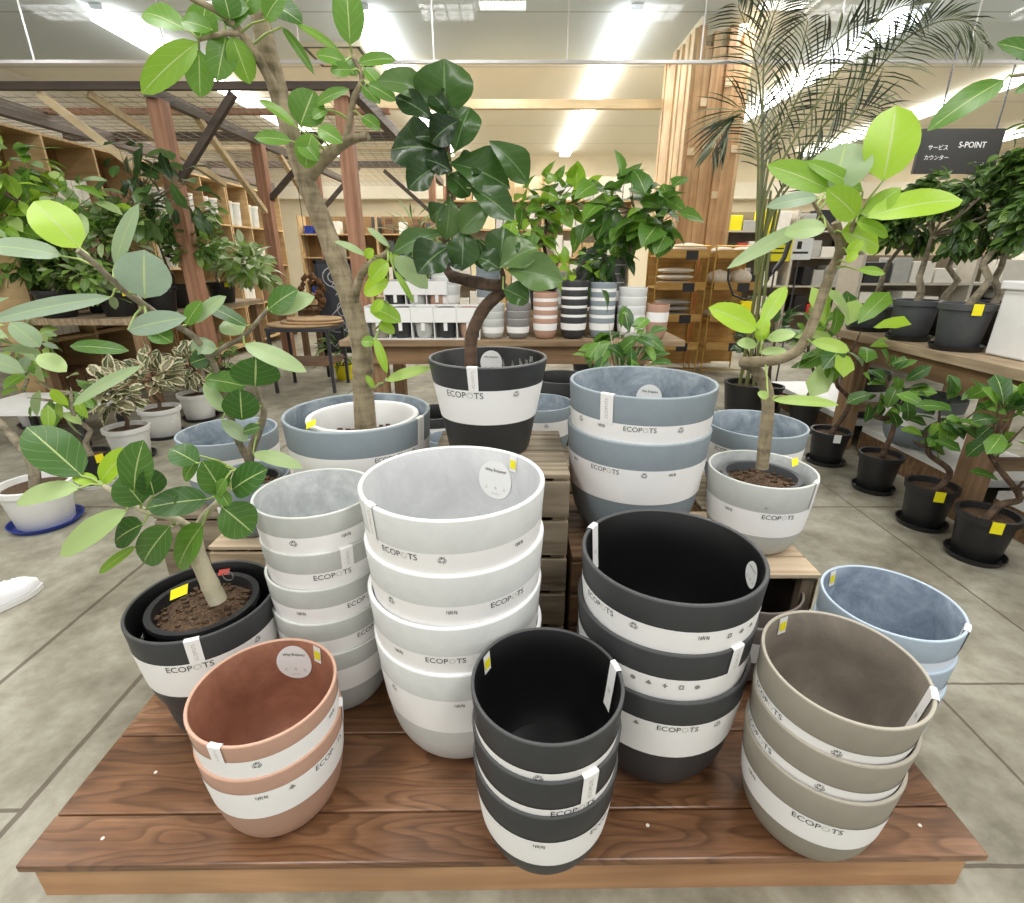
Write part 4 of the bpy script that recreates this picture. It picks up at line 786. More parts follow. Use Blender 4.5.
# cork mats on a black stand, chalk board, dried bundle
t = thing('mat_stand', 'low black iron stand with a brown shelf under the cork mats', 'stand', (-2.3, 5.75, 0))
for x in (-2.58, -1.95):
    for y in (5.5, 6.0): m = MB(); m.box(x-.015, x+.015, y-.015, y+.015, 0, .66); m.build('leg', M['iron'], t, flat=True)
m = MB(); m.box(-2.6, -1.93, 5.48, 6.02, .66, .70); m.build('stand_top', M['iron'], t, flat=True); m = MB(); m.box(-2.58, -1.95, 5.5, 6.0, .3, .32); m.build('shelf_board', M['cratedark'], t, flat=True)
for i, (dx, dy, s_, lb) in enumerate([(-.03, 0, 1.1, 'bottom cork mat on the black stand'), (.06, .03, .95, 'middle cork mat on the black stand'), (.08, .05, .85, 'top cork mat on the black stand')]):
    m = MB(); m.lathe([(0, 0), (.3, 0), (.31, .012), (.3, .024), (0, .024)], 32, (-2.26+dx, 5.75+dy, .701+i*.026), ell=(1.15*s_, .85*s_)); tag(m.build('cork_mat', M['cork']), lb, 'mat', 'cork mats')
t = thing('chalkboard_sign', 'slate A-frame chalkboard with swirling chalk drawing, beside the display table', 'sign board', (-2.1, 6.35, 0), rz=.0)
x0, x1, yf = -2.30, -1.86, 6.3
for x in (x0, x1-.035): m = MB(); m.box(x, x+.035, yf, yf+.03, 0, 1.36); m.build('leg', M['iron'], t, flat=True)
m = MB(); m.box(x0, x1, yf, yf+.03, .30, .34); m.build('bottom_rail', M['iron'], t, flat=True); m = MB(); m.box(x0, x1, yf, yf+.03, 1.33, 1.37); m.build('top_rail', M['iron'], t, flat=True)
m = MB(); m.box(x0+.03, x1-.03, yf+.008, yf+.02, .33, 1.34); m.build('slate_panel', M['board'], t, flat=True)
m = MB()
cx = (x0+x1)/2
def chalk(pts, w=.007): m.tube([V((cx+x, yf+.005, z)) for x, z in pts], w, 5)
chalk([(.13*cos(a*.4), 1.18+.11*sin(a*.4)) for a in range(17)]); chalk([(.07*cos(a*.5), 1.18+.06*sin(a*.5)) for a in range(13)]); chalk([(.03*sin(a*.9), .98+a*.02) for a in range(10)])
chalk([(.13*sin(a*.35)*(1-a/40), .42+a*.022) for a in range(26)]); chalk([(-.15+.012*a, .40+.02*sin(a*.8)) for a in range(26)]); chalk([(-.02+.11*cos(a*.4), .62+.07*sin(a*.4)) for a in range(17)], .005); chalk([(.06+.06*cos(a*.4), .82+.08*sin(a*.4)) for a in range(17)], .005)
m.build('chalk_drawing', M['chalk'], t)
m = MB()
for i in range(60):
    a, b_ = R.uniform(0, 6.3), R.uniform(-1, 1); c = V((-2.26+.13*cos(a)*sqrt(1-b_*b_), 6.05+.12*sin(a)*sqrt(1-b_*b_), 1.02+.2*b_)); m.lathe([(0, -.03), (.028, -.01), (.03, .01), (0, .04)], 6, tuple(c))
t = thing('cone_bundle', 'hanging bundle of dark dried cones beside the chalkboard', 'dried bundle', (-2.26, 6.05, 1.02)); m.build('cones', M['pine'], t)
m = MB(); m.tube([(-2.26, 6.05, 1.2), (-2.26, 6.05, 2.7)], .004, 5); m.build('string', M['iron'], t)
# ================================================================== centre display table with small pots
TZ = .80
t = thing('display_table', 'long weathered plank table in the middle holding rows of small pots', 'table', (0, 4.4, 0))
m = MB()
for a, b_ in ((3.97, 4.24), (4.245, 4.52), (4.525, 4.86)): m.box(-1.33, 1.33, a, b_, TZ-.045, TZ)
m.build('top_boards', M['tablex'], t, flat=True, bev=.003)
m = MB(); m.box(-1.1, 1.06, 4.02, 4.05, TZ-.19, TZ-.046); m.build('apron', M['apron'], t, flat=True)
for x in (-1.05, 1.0):
    for y in (4.1, 4.75): m = MB(); m.box(x-.05, x+.05, y-.05, y+.05, 0, TZ-.046); m.build('leg', M['tablez'], t, flat=True)
m = MB(); m.box(-1.1, 1.1, 4.5, 4.86, TZ, TZ+.17); tag(m.build('riser_board', M['tablex'], flat=True), 'low plank riser along the back of the display table', 'riser')
SP = 'small pots on the display table'
def mini(px, y, z, r, col, label, band=(.3, .62), sp=None, n=1, h=None, ords=('top', 'second', 'third', 'fourth', 'fifth')):
    x = aty(px, 330, y).x
    for i in range(n):
        pot(label if n == 1 else '%s, %s in its stack' % (label, ords[i]), x, y, z+.001+(n-1-i)*(sp or .6)*r, r, col, SP, [], h=h, band=band)
# front row of stacks
mini(493, 4.12, TZ, .092, 'lightgrey', 'small light grey pot with white sleeve', n=3, sp=.62)
mini(518, 4.12, TZ, .094, 'grey', 'small grey pot with white sleeve', n=3, sp=.62)
mini(545, 4.12, TZ, .098, 'terracotta', 'small terracotta pot in a red and white stack', n=4, sp=.64, band=(.42, .75))
mini(573, 4.12, TZ, .104, 'black', 'small black pot in a black and white stack', n=5, sp=.64, band=(.42, .72))
mini(601, 4.12, TZ, .100, 'bluegrey', 'small blue-grey pot in a blue and white stack', n=5, sp=.64, band=(.42, .75))
mini(630, 4.14, TZ, .110, 'white', 'white pot near the right end of the table', n=4, sp=.62)
mini(656, 4.10, TZ, .086, 'terracotta', 'tall narrow terracotta pot with one white sleeve, right end of the table', n=1, h=.26, band=(.5, .78))
mini(608, 4.68, TZ+.17, .14, 'grey', 'grey and white pot standing on the riser at the right', n=4, sp=.5, band=(.35, .72))
mini(489, 4.68, TZ+.17, .105, 'bluegrey', 'blue-grey pot on the riser behind the crooked brown trunk', n=4, sp=.6)
mini(448, 4.66, TZ+.17, .125, 'white', 'white pot on the riser left of the crooked trunk', n=4, sp=.62)
mini(560, 4.68, TZ+.17, .11, 'lightgrey', 'light grey pot on the riser in the middle', n=3, sp=.6)
mini(528, 4.70, TZ+.17, .1, 'white', 'white pot on the riser behind the grey stack', n=3, sp=.6)
# cartons with window holding boxed pots
def carton(label, x0, x1, y0, y1, z, h_, pots):
    t = thing('display_carton', label, 'carton', ((x0+x1)/2, (y0+y1)/2, z), 'white display cartons'); n = len(pots); w = (x1-x0)/n
    m = MB(); m.box(x0, x1, y1-.008, y1, z, z+h_); m.box(x0, x1, y0, y1-.008, z, z+.006)
    for k in range(n+1): m.box(x0+k*w-.003, x0+k*w+.003, y0, y1-.008, z+.006, z+h_)
    m.build('carton_body', M['white'], t, flat=True)
    for k in range(n): m = MB(); m.box(x0+k*w+.004, x0+(k+1)*w-.004, y0-.004, y0, z+h_*.52, z+h_-.01); m.build('front_flap', M['white'], t, flat=True)
    for k, (c, lb) in enumerate(pots):
        q = pot(lb, x0+(k+.5)*w, (y0+y1)/2-.015, z+.007, w*.43, c, 'boxed pots in white cartons', [], h=h_*.92, band=None, prof=BOWL)
        m = MB(); m.box(x0+(k+.5)*w-.014, x0+(k+.5)*w+.014, y0-.001, y0+.001, z+h_*.2, z+h_*.5); o = m; 
        m = MB(); r = w*.43; m.box(-.014, .014, -r*.985, -r*.97, h_*.24, h_*.55); m.build('paper_label', M['white'], q, True, flat=True)
carton('front white carton with open windows showing five boxed pots', -1.12, -.25, 4.02, 4.2, TZ+.001, .25,
       [('taupe', 'boxed grey-green pot, first from the left in the front carton'), ('black', 'boxed dark grey pot, second from the left in the front carton'), ('lightgrey', 'boxed pale grey pot in the middle of the front carton'), ('black', 'boxed black pot beside the terracotta one in the front carton'), ('terracotta', 'boxed terracotta pot at the right of the front carton')])
carton('rear white carton raised on the riser behind the front carton', -1.08, -.55, 4.52, 4.7, TZ+.171, .25,
       [('black', 'boxed dark pot at the left of the rear carton'), ('lightgrey', 'boxed pale grey pot in the middle of the rear carton'), ('terracotta', 'boxed terracotta pot at the right of the rear carton')])
m = MB(); m.box(-1.0, -.78, 4.54, 4.68, TZ+.425, TZ+.60); tag(m.build('dark_box', M['blackpl'], flat=True, bev=.01), 'dark square box with white label on the rear carton', 'box')
# plants on and by the table
tree('umbrella_fig', 'light green large-leaved fig behind the small pots, left of the pair', .26, 4.62, TZ+.17, .8, [(.40, 4.55, 1.80, .42, .28, .26), (.12, 4.45, 1.62, .32, .2, .26)], 105, .17, 'heart', 'leaf', 'barkdark', (.38, .68), ('blackpl', .12, .2), None, .02, asp=.8)
tree('umbrella_fig', 'darker heart-leaved fig at the right end of the display table', .98, 4.5, TZ, .95, [(.92, 4.4, 1.76, .40, .3, .26), (1.15, 4.25, 1.6, .28, .25, .3)], 115, .20, 'heart', 'leaf', 'barkgrey', (.28, .58), ('blackpl', .12, .2), None, .018, asp=.85, droop=.55)
tree('schefflera', 'dark finger-leaved plant hanging beside the grey pots on the riser', .78, 4.62, TZ+.0, .62, [(.78, 4.45, 1.38, .2, .2, .17)], 60, .16, 'lance', 'leafdark', 'barkdark', (0, .6), ('blackpl', .1, .18), None, .012, asp=.34, droop=.7)
tree('seedling', 'small bright seedling on top of the black and white pot stack', .50, 4.38, TZ, .42, [(.48, 4.3, 1.32, .16, .1, .09)], 22, .12, 'heart', 'leaf', 'stem', (.55, .75), ('blackpl', .07, .12), None, .006, asp=.8)
tree('ficus_cutting', 'thin pale-stemmed ficus rising behind the big blue-grey stack', .50, 2.40, .0, .86, [(.53, 2.38, 1.06, .16, .16, .15), (.52, 2.36, .93, .22, .15, .05)], 46, .12, 'oval', 'leaf', 'barkwhite', (.15, .5), ('blackpl', .11, .2), None, .012)
tree('hanging_fern', 'spidery grass-like plant behind the crooked trunk', -1.0, 5.6, .9, .5, [(-1.0, 5.6, 1.55, .3, .3, .2)], 120, .3, 'lance', 'leafbg', 'barkdark', (.2, .9), ('greypl', .11, .2), None, .008, asp=.08, droop=.3)
# back shelves with white goods
def shelf_unit(label, x0, x1, y, levels, D=.4, mat='shelfwood', h_=None, name='store_shelf', back='shelfdark'):
    t = thing(name, label, 'shelf', ((x0+x1)/2, y, 0), None); h_ = h_ or levels[-1]+.35
    for x in (x0, (x0+x1)/2, x1): m = MB(); m.box(x-.02, x+.02, y, y+D, 0, h_); m.build('upright', M[mat], t, flat=True)
    for z in levels: m = MB(); m.box(x0+.02, x1-.02, y-.003, y+D, z-.025, z); m.build('shelf_board', M[mat], t, flat=True)
    m = MB(); m.box(x0, x1, y+D, y+D+.02, 0, h_); m.build('back_panel', M[back], t, flat=True)
LV = (.5, .95, 1.4, 1.85, 2.3)
shelf_unit('tall back-wall shelf full of white goods behind the display table', -1.0, 2.05, 9.6, LV, back='wallc', h_=2.7)
M['warm'] = plain('warm_yellow_wall', rgb(240, 210, 120), .8, .05)
NM = ['white', 'cream', 'pale grey', 'buff']; GC = [M['gwhite'], plain('goods_cream', rgb(240, 226, 186), .6, .04), plain('goods_pale', rgb(206, 204, 200), .6, .04), plain('goods_buff', rgb(196, 168, 122), .6, .04)]
for j, z in enumerate(LV):
    x = -.95; g = 0
    while x < 1.9:
        w = R.uniform(.12, .24); c = R.choice([0, 0, 0, 1, 2, 3])
        if abs(x+w/2-.525) > .14:
            m = MB(); m.box(x, x+w-.015, 9.62, 9.9, z, z+R.uniform(.2, .36))
            tag(m.build('goods_box', GC[c], flat=True, bev=.006), 'small blurred %s package on the back-wall shelf, row %s from the floor' % (NM[c], ['lowest', 'second', 'third', 'fourth', 'top'][j]), 'package', 'packages on the back-wall shelf, %s, %s row' % (NM[c], ['lowest', 'second', 'third', 'fourth', 'top'][j]))
        x += w
shelf_unit('dim back shelf with dark goods behind the pergola', -4.4, -1.2, 11.5, (.5, .95, 1.4, 1.85), h_=2.2)
for j, z in enumerate((.5, .95, 1.4, 1.85)):
    for k in range(11):
        if R.random() < .75:
            c = R.choice(['gwhite', 'greypl', 'cratedark', 'bluepl']); m = MB(); x = -4.3+k*.28; m.box(x, x+R.uniform(.12, .22), 11.55, 11.8, z, z+R.uniform(.15, .34)); nm = {'gwhite': 'white', 'greypl': 'charcoal', 'cratedark': 'brown', 'bluepl': 'blue'}[c]
            tag(m.build('goods_box', M[c], flat=True), 'blurred %s package on the dim shelf behind the pergola' % nm, 'package', '%s packages on the dim shelf behind the pergola' % nm)
m = MB(); m.lathe([(0, 0), (.2, .02), (.24, .3), (.2, .7), (.26, 1.2), (.1, 1.5), (0, 1.52)], 14, (1.0, 6.6, .0), ell=(1, .7)); 
t = thing('dark_hanging_coat', 'black cloth hung at the back behind the fig leaves', 'cloth', (1.0, 6.6, 0)); m.build('cloth', M['blackpl'], t)
m = MB(); m.tube([(1.0, 6.6, 1.5), (1.0, 6.6, 1.62), (1.02, 6.6, 1.66)], .01, 6); m.build('hook', M['iron'], t)
# brass wire racks with wooden trays
LEV = (.35, .69, 1.06, 1.42)
def rack(label, x0, x1, y0, y1):
    t = thing('wire_rack', label, 'rack', ((x0+x1)/2, (y0+y1)/2, 0), 'brass wire racks')
    for x in (x0, x1):
        m = MB(); m.tube([(x, y0, 0), (x, y0, 1.52), (x, y1, 1.52), (x, y1, 0)], .009, 6); m.build('side_frame', M['brass'], t)
    m = MB(); m.tube([(x0, y0, 1.52), (x1, y0, 1.52)], .008, 6); m.tube([(x0, y1, 1.52), (x1, y1, 1.52)], .008, 6); m.tube([(x0, y0, .06), (x1, y0, .06)], .008, 6); m.build('cross_bars', M['brass'], t)
    for z in LEV:
        m = MB(); m.box(x0+.015, x1-.015, y0-.02, y1, z-.02, z); m.box(x0+.015, x1-.015, y0-.03, y0-.015, z-.03, z+.06); m.build('tray', M['tray'], t, flat=True)
        m = MB(); m.box((x0+x1)/2+.02, (x0+x1)/2+.16, y0-.036, y0-.031, z-.05, z+.05); m.build('price_card', M['blackpl'], t, flat=True)
    m = MB(); m.box(x0, x1, y1+.01, y1+.03, .08, 1.5); m.build('back_board', M['tray'], t, flat=True)
rack('brass wire rack with wooden trays of linen, in front of the clad column', 1.72, 2.32, 6.45, 6.9); rack('brass wire rack with wooden trays of canvas bags, nearer the palm', 2.40, 2.95, 6.45, 6.9)
def cushion(label, x, y, z, w, d, h_, mat, cat='folded linen', group=None, name='folded_linen'):
    m = MB(); n = 16; vs = []
    for i in range(7):
        f = i/6; q = sin(pi*f)**.4 if 0 < f < 1 else .05; vs += [(x+w/2*q*math.copysign(abs(cos(2*pi*k/n))**.5, cos(2*pi*k/n)), y+d/2*q*math.copysign(abs(sin(2*pi*k/n))**.5, sin(2*pi*k/n)), z+h_*f) for k in range(n)]
    m.add(vs, [(i*n+k, i*n+(k+1) % n, (i+1)*n+(k+1) % n, (i+1)*n+k) for i in range(6) for k in range(n)]+[tuple(range(n-1, -1, -1)), tuple(6*n+k for k in range(n))])
    tag(m.build(name, M[mat]), label, cat, group)
for j, (z, mt, rw) in enumerate([(.69, 'greybag', 'second shelf'), (1.06, 'linen', 'third shelf'), (1.42, 'linen', 'top shelf')]):
    for k in range(3 if j != 2 else 1):
        cushion('%s folded cloth, %s of the pile on the %s of the linen rack' % ('grey' if mt == 'greybag' else 'cream', ('bottom', 'middle', 'top')[k], rw) if j != 2 else 'cream cushion on the top shelf of the linen rack', 2.0+(.12 if j == 2 else 0), 6.65, z+.001+k*.075, .42, .34, .07 if j != 2 else .14, mt, group='folded linen on the brass rack')
    for k in range(2 if j else 1):
        cushion('pale canvas bag %s on the %s of the second rack' % ('at the left' if k == 0 else 'at the right', rw), 2.54+k*.26, 6.65, z+.001, .23, .3, .10+.1*(j == 1), 'linen', 'bag', 'canvas bags on the brass rack', 'canvas_bag')
tree('air_plant_tray', 'small tray of green sprouts on the second brass rack', 2.62, 6.5, .692, .12, [(2.6, 6.5, .80, .2, .06, .05)], 60, .1, 'lance', 'leafbg', 'stem', (.3, .8), ('white', .05, .05), None, .003, asp=.12, droop=-.3)
# ================================================================== areca palm beside the column
pt_ = thing('areca_palm', 'tall areca palm with arching dark fronds beside the clad column', 'plant', (2.15, 4.6, 0))
m = MB(); m.lathe([(0, 0), (.15, 0), (.19, .3), (.2, .33), (.17, .33), (.16, .28), (0, .28)], 28, (2.15, 4.6, 0)); m.build('nursery_pot', M['blackpl'], pt_)
m = MB(); m.lathe([(.16, .285), (0, .29)], 20, (2.15, 4.6, 0)); m.build('soil', M['soil'], pt_)
ms_ = MB(); ml = MB()
FR = [[(757, 275), (762, 200), (763, 140), (764, 60), (772, 20), (784, -8)], [(757, 275), (770, 215), (800, 155), (840, 108), (872, 76), (905, 40), (938, 22), (966, 22), (983, 42)], [(756, 275), (765, 200), (800, 130), (843, 66), (872, 28), (897, 8), (924, 4)],
      [(755, 275), (758, 190), (757, 140), (745, 112), (728, 118), (712, 150)], [(755, 275), (757, 170), (752, 110), (740, 92), (722, 100)], [(757, 275), (763, 180), (775, 130), (790, 95), (800, 60), (808, 20)], [(758, 275), (775, 200), (810, 165), (845, 128), (868, 110), (885, 116)],
      [(757, 275), (762, 150), (760, 90), (750, 40), (738, 5)], [(757, 270), (770, 220), (790, 185), (812, 165), (832, 165), (845, 180)], [(756, 275), (752, 215), (742, 180), (730, 165), (716, 172)], [(757, 275), (768, 170), (792, 110), (820, 60), (850, 30), (870, 24)]]
FR = [q for k, q in enumerate(FR) if k not in (4, 9)]
for i, fr in enumerate(FR):
    Yp = 4.6+R.uniform(-.35, .3); P = [aty(a, b_, Yp+(4.6-Yp)*(1-min(1, k/2))) for k, (a, b_) in enumerate(fr)]; Q = []
    for k in range(len(P)-1):
        p0, p1, p2, p3 = P[max(k-1, 0)], P[k], P[k+1], P[min(k+2, len(P)-1)]
        for s_ in range(8):
            u = s_/8; Q.append(.5*((2*p1)+(p2-p0)*u+(2*p0-5*p1+4*p2-p3)*u*u+(3*p1-p0-3*p2+p3)*u**3))
    Q.append(P[-1]); ms_.tube(Q, [.012, .003], 6); n = len(Q); st = 12 if i != 3 else 11
    for k in range(st, n):
        f = (k-st)/(n-st); d = (Q[min(k+1, n-1)]-Q[k-1]).normalized(); sd = d.cross(V((0, -1, .25))).normalized()
        for sg in (-1, 1):
            for hf in (0,):
                ln = (.33*sin(pi*min(1, .16+f*.78))+.05)*R.uniform(.85, 1.1); dr = (d*.9+sd*sg*.68+V((0, R.uniform(-.2, .2), -.3))).normalized(); b_ = Q[k].lerp(Q[max(k-1, 0)], hf)
                T = b_+dr*ln+V((0, 0, -.10*ln-.02)); ml.leaf(b_, T, .0155, (0, -.8, .5), R.random()**1.5 if i not in (1,) else R.uniform(.1, 1), 'lance', .3, .12, 3, 2)
for k in range(6): a = k*1.05; ms_.tube([(2.15+.07*cos(a), 4.6+.07*sin(a), .28), (2.14+.05*cos(a), 4.6+.05*sin(a), .9), (2.12+.04*cos(a), 4.6+.03*sin(a), 1.35), (2.12+.07*cos(a), 4.6, 1.9)], [.013, .008], 7)
ms_.build('stems', M['palmstem'], pt_); ml.build('fronds', M['palm'], pt_, ang=180)
# ================================================================== right-hand plank table with potted trees
t = thing('plank_table', 'thick weathered plank table at the right carrying black pots of bushy trees', 'table', (2.95, 2.7, 0))
m = MB()
for a, b_ in ((2.42, 2.72), (2.725, 3.05), (3.055, 3.45)): m.box(a, b_, .9, 4.0, .845, .90)
m.build('top_boards', M['table'], t, flat=True, bev=.004); m = MB(); m.box(2.47, 2.50, 1.0, 3.9, .72, .844); m.build('apron', M['apronY'], t, flat=True)
for y in (1.2, 2.62, 3.78):
    for x in (2.565, 3.35): m = MB(); m.box(x-.055, x+.055, y-.055, y+.055, .0, .844); m.build('leg', M['tablez'], t, flat=True)
    m = MB(); m.box(2.6, 3.35, y-.03, y+.03, .3, .36); m.build('stretcher', M['tablex'], t, flat=True)
t = thing('low_plinth', 'low white-topped timber plinth on the floor under the right table', 'plinth', (3.1, 2.8, 0))
for i in range(4): m = MB(); m.box(2.70, 3.28, .95+i*.0+i*.001+[.33, 1.0+.75, 2.9-.05, 0][i] if i < 3 else 4.0, .95, 0, .1)
m = MB(); m.box(2.67, 3.27, .9, 1.13, .155, .2); m.box(2.67, 3.27, 1.27, 2.55, .155, .2); m.box(2.67, 3.27, 2.69, 3.71, .155, .2); m.box(2.67, 3.27, 3.85, 5.2, .155, .2); m.build('top_board', M['white'], t, flat=True)
m = MB(); m.box(2.665, 2.695, 1.27, 2.55, 0, .154); m.box(2.665, 2.695, 2.69, 3.71, 0, .154); m.box(2.665, 2.695, 3.85, 5.2, 0, .154); m.box(3.24, 3.27, .9, 5.2, 0, .154); m.build('side_board', M['cratedark'], t, flat=True)
BT = 'bushy trees on the right table'
for i, (lb, x, y, r, ph, h_, cr, nl, sd, tc) in enumerate([
    ('bushy dark tree in the charcoal pot second nearest on the right table', 2.56, 3.36, .125, .24, .62, [(2.62, 3.2, 1.66, .44, .34, .46)], 1000, (0, .55), None),
    ('bushy dark tree in the charcoal pot beside the white box on the right table', 2.56, 2.98, .128, .25, .62, [(2.74, 2.8, 1.68, .40, .32, .46)], 900, (0, .6), 'yellow'),
    ('bushy dark tree in a black pot behind the charcoal pots on the right table', 2.9, 3.2, .13, .24, .6, [(2.95, 3.1, 1.92, .44, .36, .36)], 750, (0, .5), None),
    ('bushy dark tree in a low grey bowl toward the far end of the right table', 2.6, 3.82, .14, .17, .55, [(2.62, 3.7, 1.62, .40, .32, .38)], 750, (0, .6), None),
    ('bushy dark tree in a black pot at the far back corner of the right table', 2.92, 3.62, .14, .2, .6, [(3.1, 3.6, 1.8, .40, .34, .4)], 380, (0, .5), None)]):
    tree('bushy_tree', lb, x, y, .901, h_, cr, nl, .08, 'oval', 'leafbg', 'barkgrey', sd, ('greypl' if i in (0, 1, 3) else 'blackpl', r, ph), BT, .024, lean=(R.uniform(-.05, .08), R.uniform(-.05, .02)), saucer='blackpl', tagcol=tc, spread=1.3)
t = thing('white_box', 'white lidded plastic box at the near end of the right table', 'box', (2.76, 2.71, .901))
m = MB(); m.box(2.60, 3.02, 2.60, 2.83, .902, 1.24); m.build('box_body', M['white'], t, flat=True, bev=.01); m = MB(); m.box(2.585, 3.035, 2.585, 2.845, 1.24, 1.285); m.build('lid', M['fixture'], t, flat=True, bev=.008)
# tall plant out of frame whose leaves reach in at the upper right
PF = Plant('weeping_fig', 'large green leaves of a fig reaching in at the upper right corner', (2.0, 1.25, .0), 'bark', 'leaf'); Y = 1.55
PF.path = []
PF.tr.tube([(2.0, 1.25, .25), (2.05, 1.28, .9), (2.1, 1.4, 1.5), aty(1060, 70, Y), aty(1012, 76, Y)], [.022, .004], 8); PF.path = [aty(1012, 76, Y), aty(1040, 72, Y), aty(1060, 70, Y)]
PF.leaves(Y, [(1004, 80, 929, 128, 25, .4), (1040, 60, 1000, 42, 18, .35), (1045, 80, 1016, 92, 12, .3)], fold=.2)
PF.nursery(.14, .25, .27, 'blackpl'); PF.done()
# plants in black pots on the floor at the right
FL = 'fiddle-leaf plants in black pots on the floor'
for i, (px, py, r, lb, tpts, cr, nl, tc) in enumerate([
    (872, 489, .118, 'third black pot from the near end of the floor row, small fiddle-leaf with two tufts', [(884, 452), (893, 430), (897, 405)], [(893, 385, 36, 40), (875, 416, 18, 14)], 34, None),
    (920, 524, .118, 'second black pot from the near end, fiddle-leaf with zigzag stem', [(934, 492), (950, 472), (928, 452), (942, 430)], [(955, 405, 36, 30), (925, 432, 24, 22)], 38, 'yellow'),
    (973, 556, .122, 'nearest black pot of the floor row at the right edge', [(985, 520), (1000, 505), (1020, 498), (1000, 470), (990, 455)], [(1012, 412, 40, 40), (1024, 480, 16, 12)], 36, 'yellow'),
    (824, 462, .125, 'fourth black pot of the floor row with white card and broad grey-green leaves', [(832, 432), (850, 402), (836, 382), (850, 352)], [(846, 335, 44, 28)], 20, 'white'),
    (800, 430, .12, 'fifth black pot of the floor row behind the young ficus', [(806, 400), (815, 380), (808, 355)], [(810, 345, 40, 38)], 36, None),
    (765, 410, .13, 'black pot with dark plant behind the young ficus trunk', [(770, 370), (775, 340)], [(772, 325, 42, 32)], 44, None),
    (745, 405, .12, 'empty-looking black pot left of the young ficus trunk', [(752, 380), (755, 362)], [(758, 335, 26, 26)], 24, None)]):
    p = atz(px, py, 0); tk = [aty(a, b_, p.y-.02) for a, b_ in tpts]; crs = []
    for a, b_, rx, rz in cr:
        c = aty(a, b_, p.y-.05); k = depth(c)/F; crs.append((c.x, c.y, c.z-.02, rx*k*.72, rx*k*.6, rz*k*.66))
    tree('fiddle_leaf_plant', lb, p.x, p.y, 0, .6, crs, nl, .125 if i != 3 else .24, 'fiddle' if i < 4 else 'obov', 'leafdark' if i > 4 else 'leaf', 'barkdark', (.12, .55) if i != 3 else (.2, .95), ('blackpl', r, .24), FL, .021, saucer='blackpl', tagcol=tc, asp=.62, trunk=tk, droop=-.3, spread=.7)
pp = atz(858, 418, .2); pot('big black pot with white sleeve on the plinth under the right table', pp.x+.05, pp.y+.1, .202, .17, 'black', None, [], h=.36, band=(.35, .62))
pp = atz(905, 450, .2); pot('wide grey pot with white sleeve on the plinth under the right table', pp.x+.14, pp.y+.12, .202, .22, 'bluegrey', None, [('tab', 20)], h=.34)
# ================================================================== shop floor beyond on the right
M['shelfgrey'] = plain('shelf_greige', rgb(190, 184, 170), .6, .05); M['shelfback'] = plain('shelf_back_dim', rgb(136, 124, 104), .7, .12, 6)
GD = ['red', 'white', 'yellow', 'blue', 'green', 'pink', 'black', 'grey']
GDM = [plain('goods_red', rgb(196, 60, 60), .5), M['gwhite'], M['yellow'], M['bluepl'], plain('goods_green', rgb(90, 150, 110), .5), plain('goods_pink', rgb(206, 160, 172), .5), M['blackpl'], plain('goods_grey', rgb(176, 176, 170), .5)]
for i, (x0, x1, y, lv, lb) in enumerate([(4.0, 6.6, 6.2, (.35, .75, 1.12), 'low store shelf of colourful goods behind the bushy trees'), (6.8, 10.2, 7.0, (.35, .8, 1.2, 1.6), 'store shelf of colourful goods at the far right'), (3.4, 5.8, 9.0, (.5, .95, 1.4, 1.8), 'store shelf of goods behind the palm')]):
    shelf_unit(lb, x0, x1, y, lv, mat='shelfgrey', back='shelfback', h_=lv[-1]+.3)
    for j, z in enumerate(lv):
        x = x0+.05
        while x < x1-.3:
            w = R.uniform(.16, .32)
            if abs(x+w/2-(x0+x1)/2) > .2:
                c = R.choice([1, 1, 1, 1, 2, 5, 6, 6, 7, 7, 7, 1, 0]); m = MB(); m.box(x, x+w-.02, y+.02, y+.3, z, z+R.uniform(.14, .32)); lab = '%s package on the %s' % (GD[c], lb.split(' at ')[0].split(' behind')[0]+[' behind the trees', ' far right', ' behind the palm'][i])
                tag(m.build('goods_box', GDM[c], flat=True, bev=.006), lab, 'package', lab+'s')
            x += w
def placard(name, label, c, w, h_, mat, lines, tilt=0):
    t = thing(name, label, 'sign', tuple(c)); m = MB(); m.box(c[0]-w/2, c[0]+w/2, c[1], c[1]+.01, c[2]-h_/2, c[2]+h_/2); m.build('board', M[mat], t, flat=True)
    m = MB()
    for x0, x1, z0_, z1 in lines: m.add([(c[0]+x0*w, c[1]-.002, c[2]+z0_*h_), (c[0]+x1*w, c[1]-.002, c[2]+z0_*h_), (c[0]+x1*w, c[1]-.002, c[2]+z1*h_), (c[0]+x0*w, c[1]-.002, c[2]+z1*h_)], [(0, 1, 2, 3)])
    m.build('dark_print', M['ink'], t, flat=True)
    m = MB(); m.bar((c[0], c[1]+.005, c[2]-h_/2), (c[0], c[1]+.005, 0), .012, .012); m.build('stand_pole', M['iron'], t, flat=True)
c = aty(779, 246, 5.4); placard('yellow_sign', 'bright yellow sign with dark print beside the palm stems', c, .26, .28, 'yellow', [(-.35, .35, .26, .4), (-.1, .3, .05, .1), (-.2, .2, -.1, -.06), (-.3, .3, -.25, -.2)])
c = aty(801, 249, 5.45); placard('white_yellow_sign', 'white and yellow sign right of the bright yellow one', c, .22, .2, 'white', [(-.2, 0, .0, .35), (-.35, .35, -.22, -.12)])
m = MB(); P0 = [aty(a, b_, 5.0) for a, b_ in ((769, 240), (768, 262), (770, 276), (776, 268), (784, 258), (790, 240))]; m.tube(P0, .022, 8); P1 = [aty(a, b_, 5.0) for a, b_ in ((729, 265), (728, 280), (733, 295), (745, 300), (760, 293), (769, 278))]; m.tube(P1, .01, 6)
t = thing('hanging_strap', 'black strap and hose looped beside the palm', 'strap', tuple(P0[2])); m.build('loop', M['blackpl'], t)
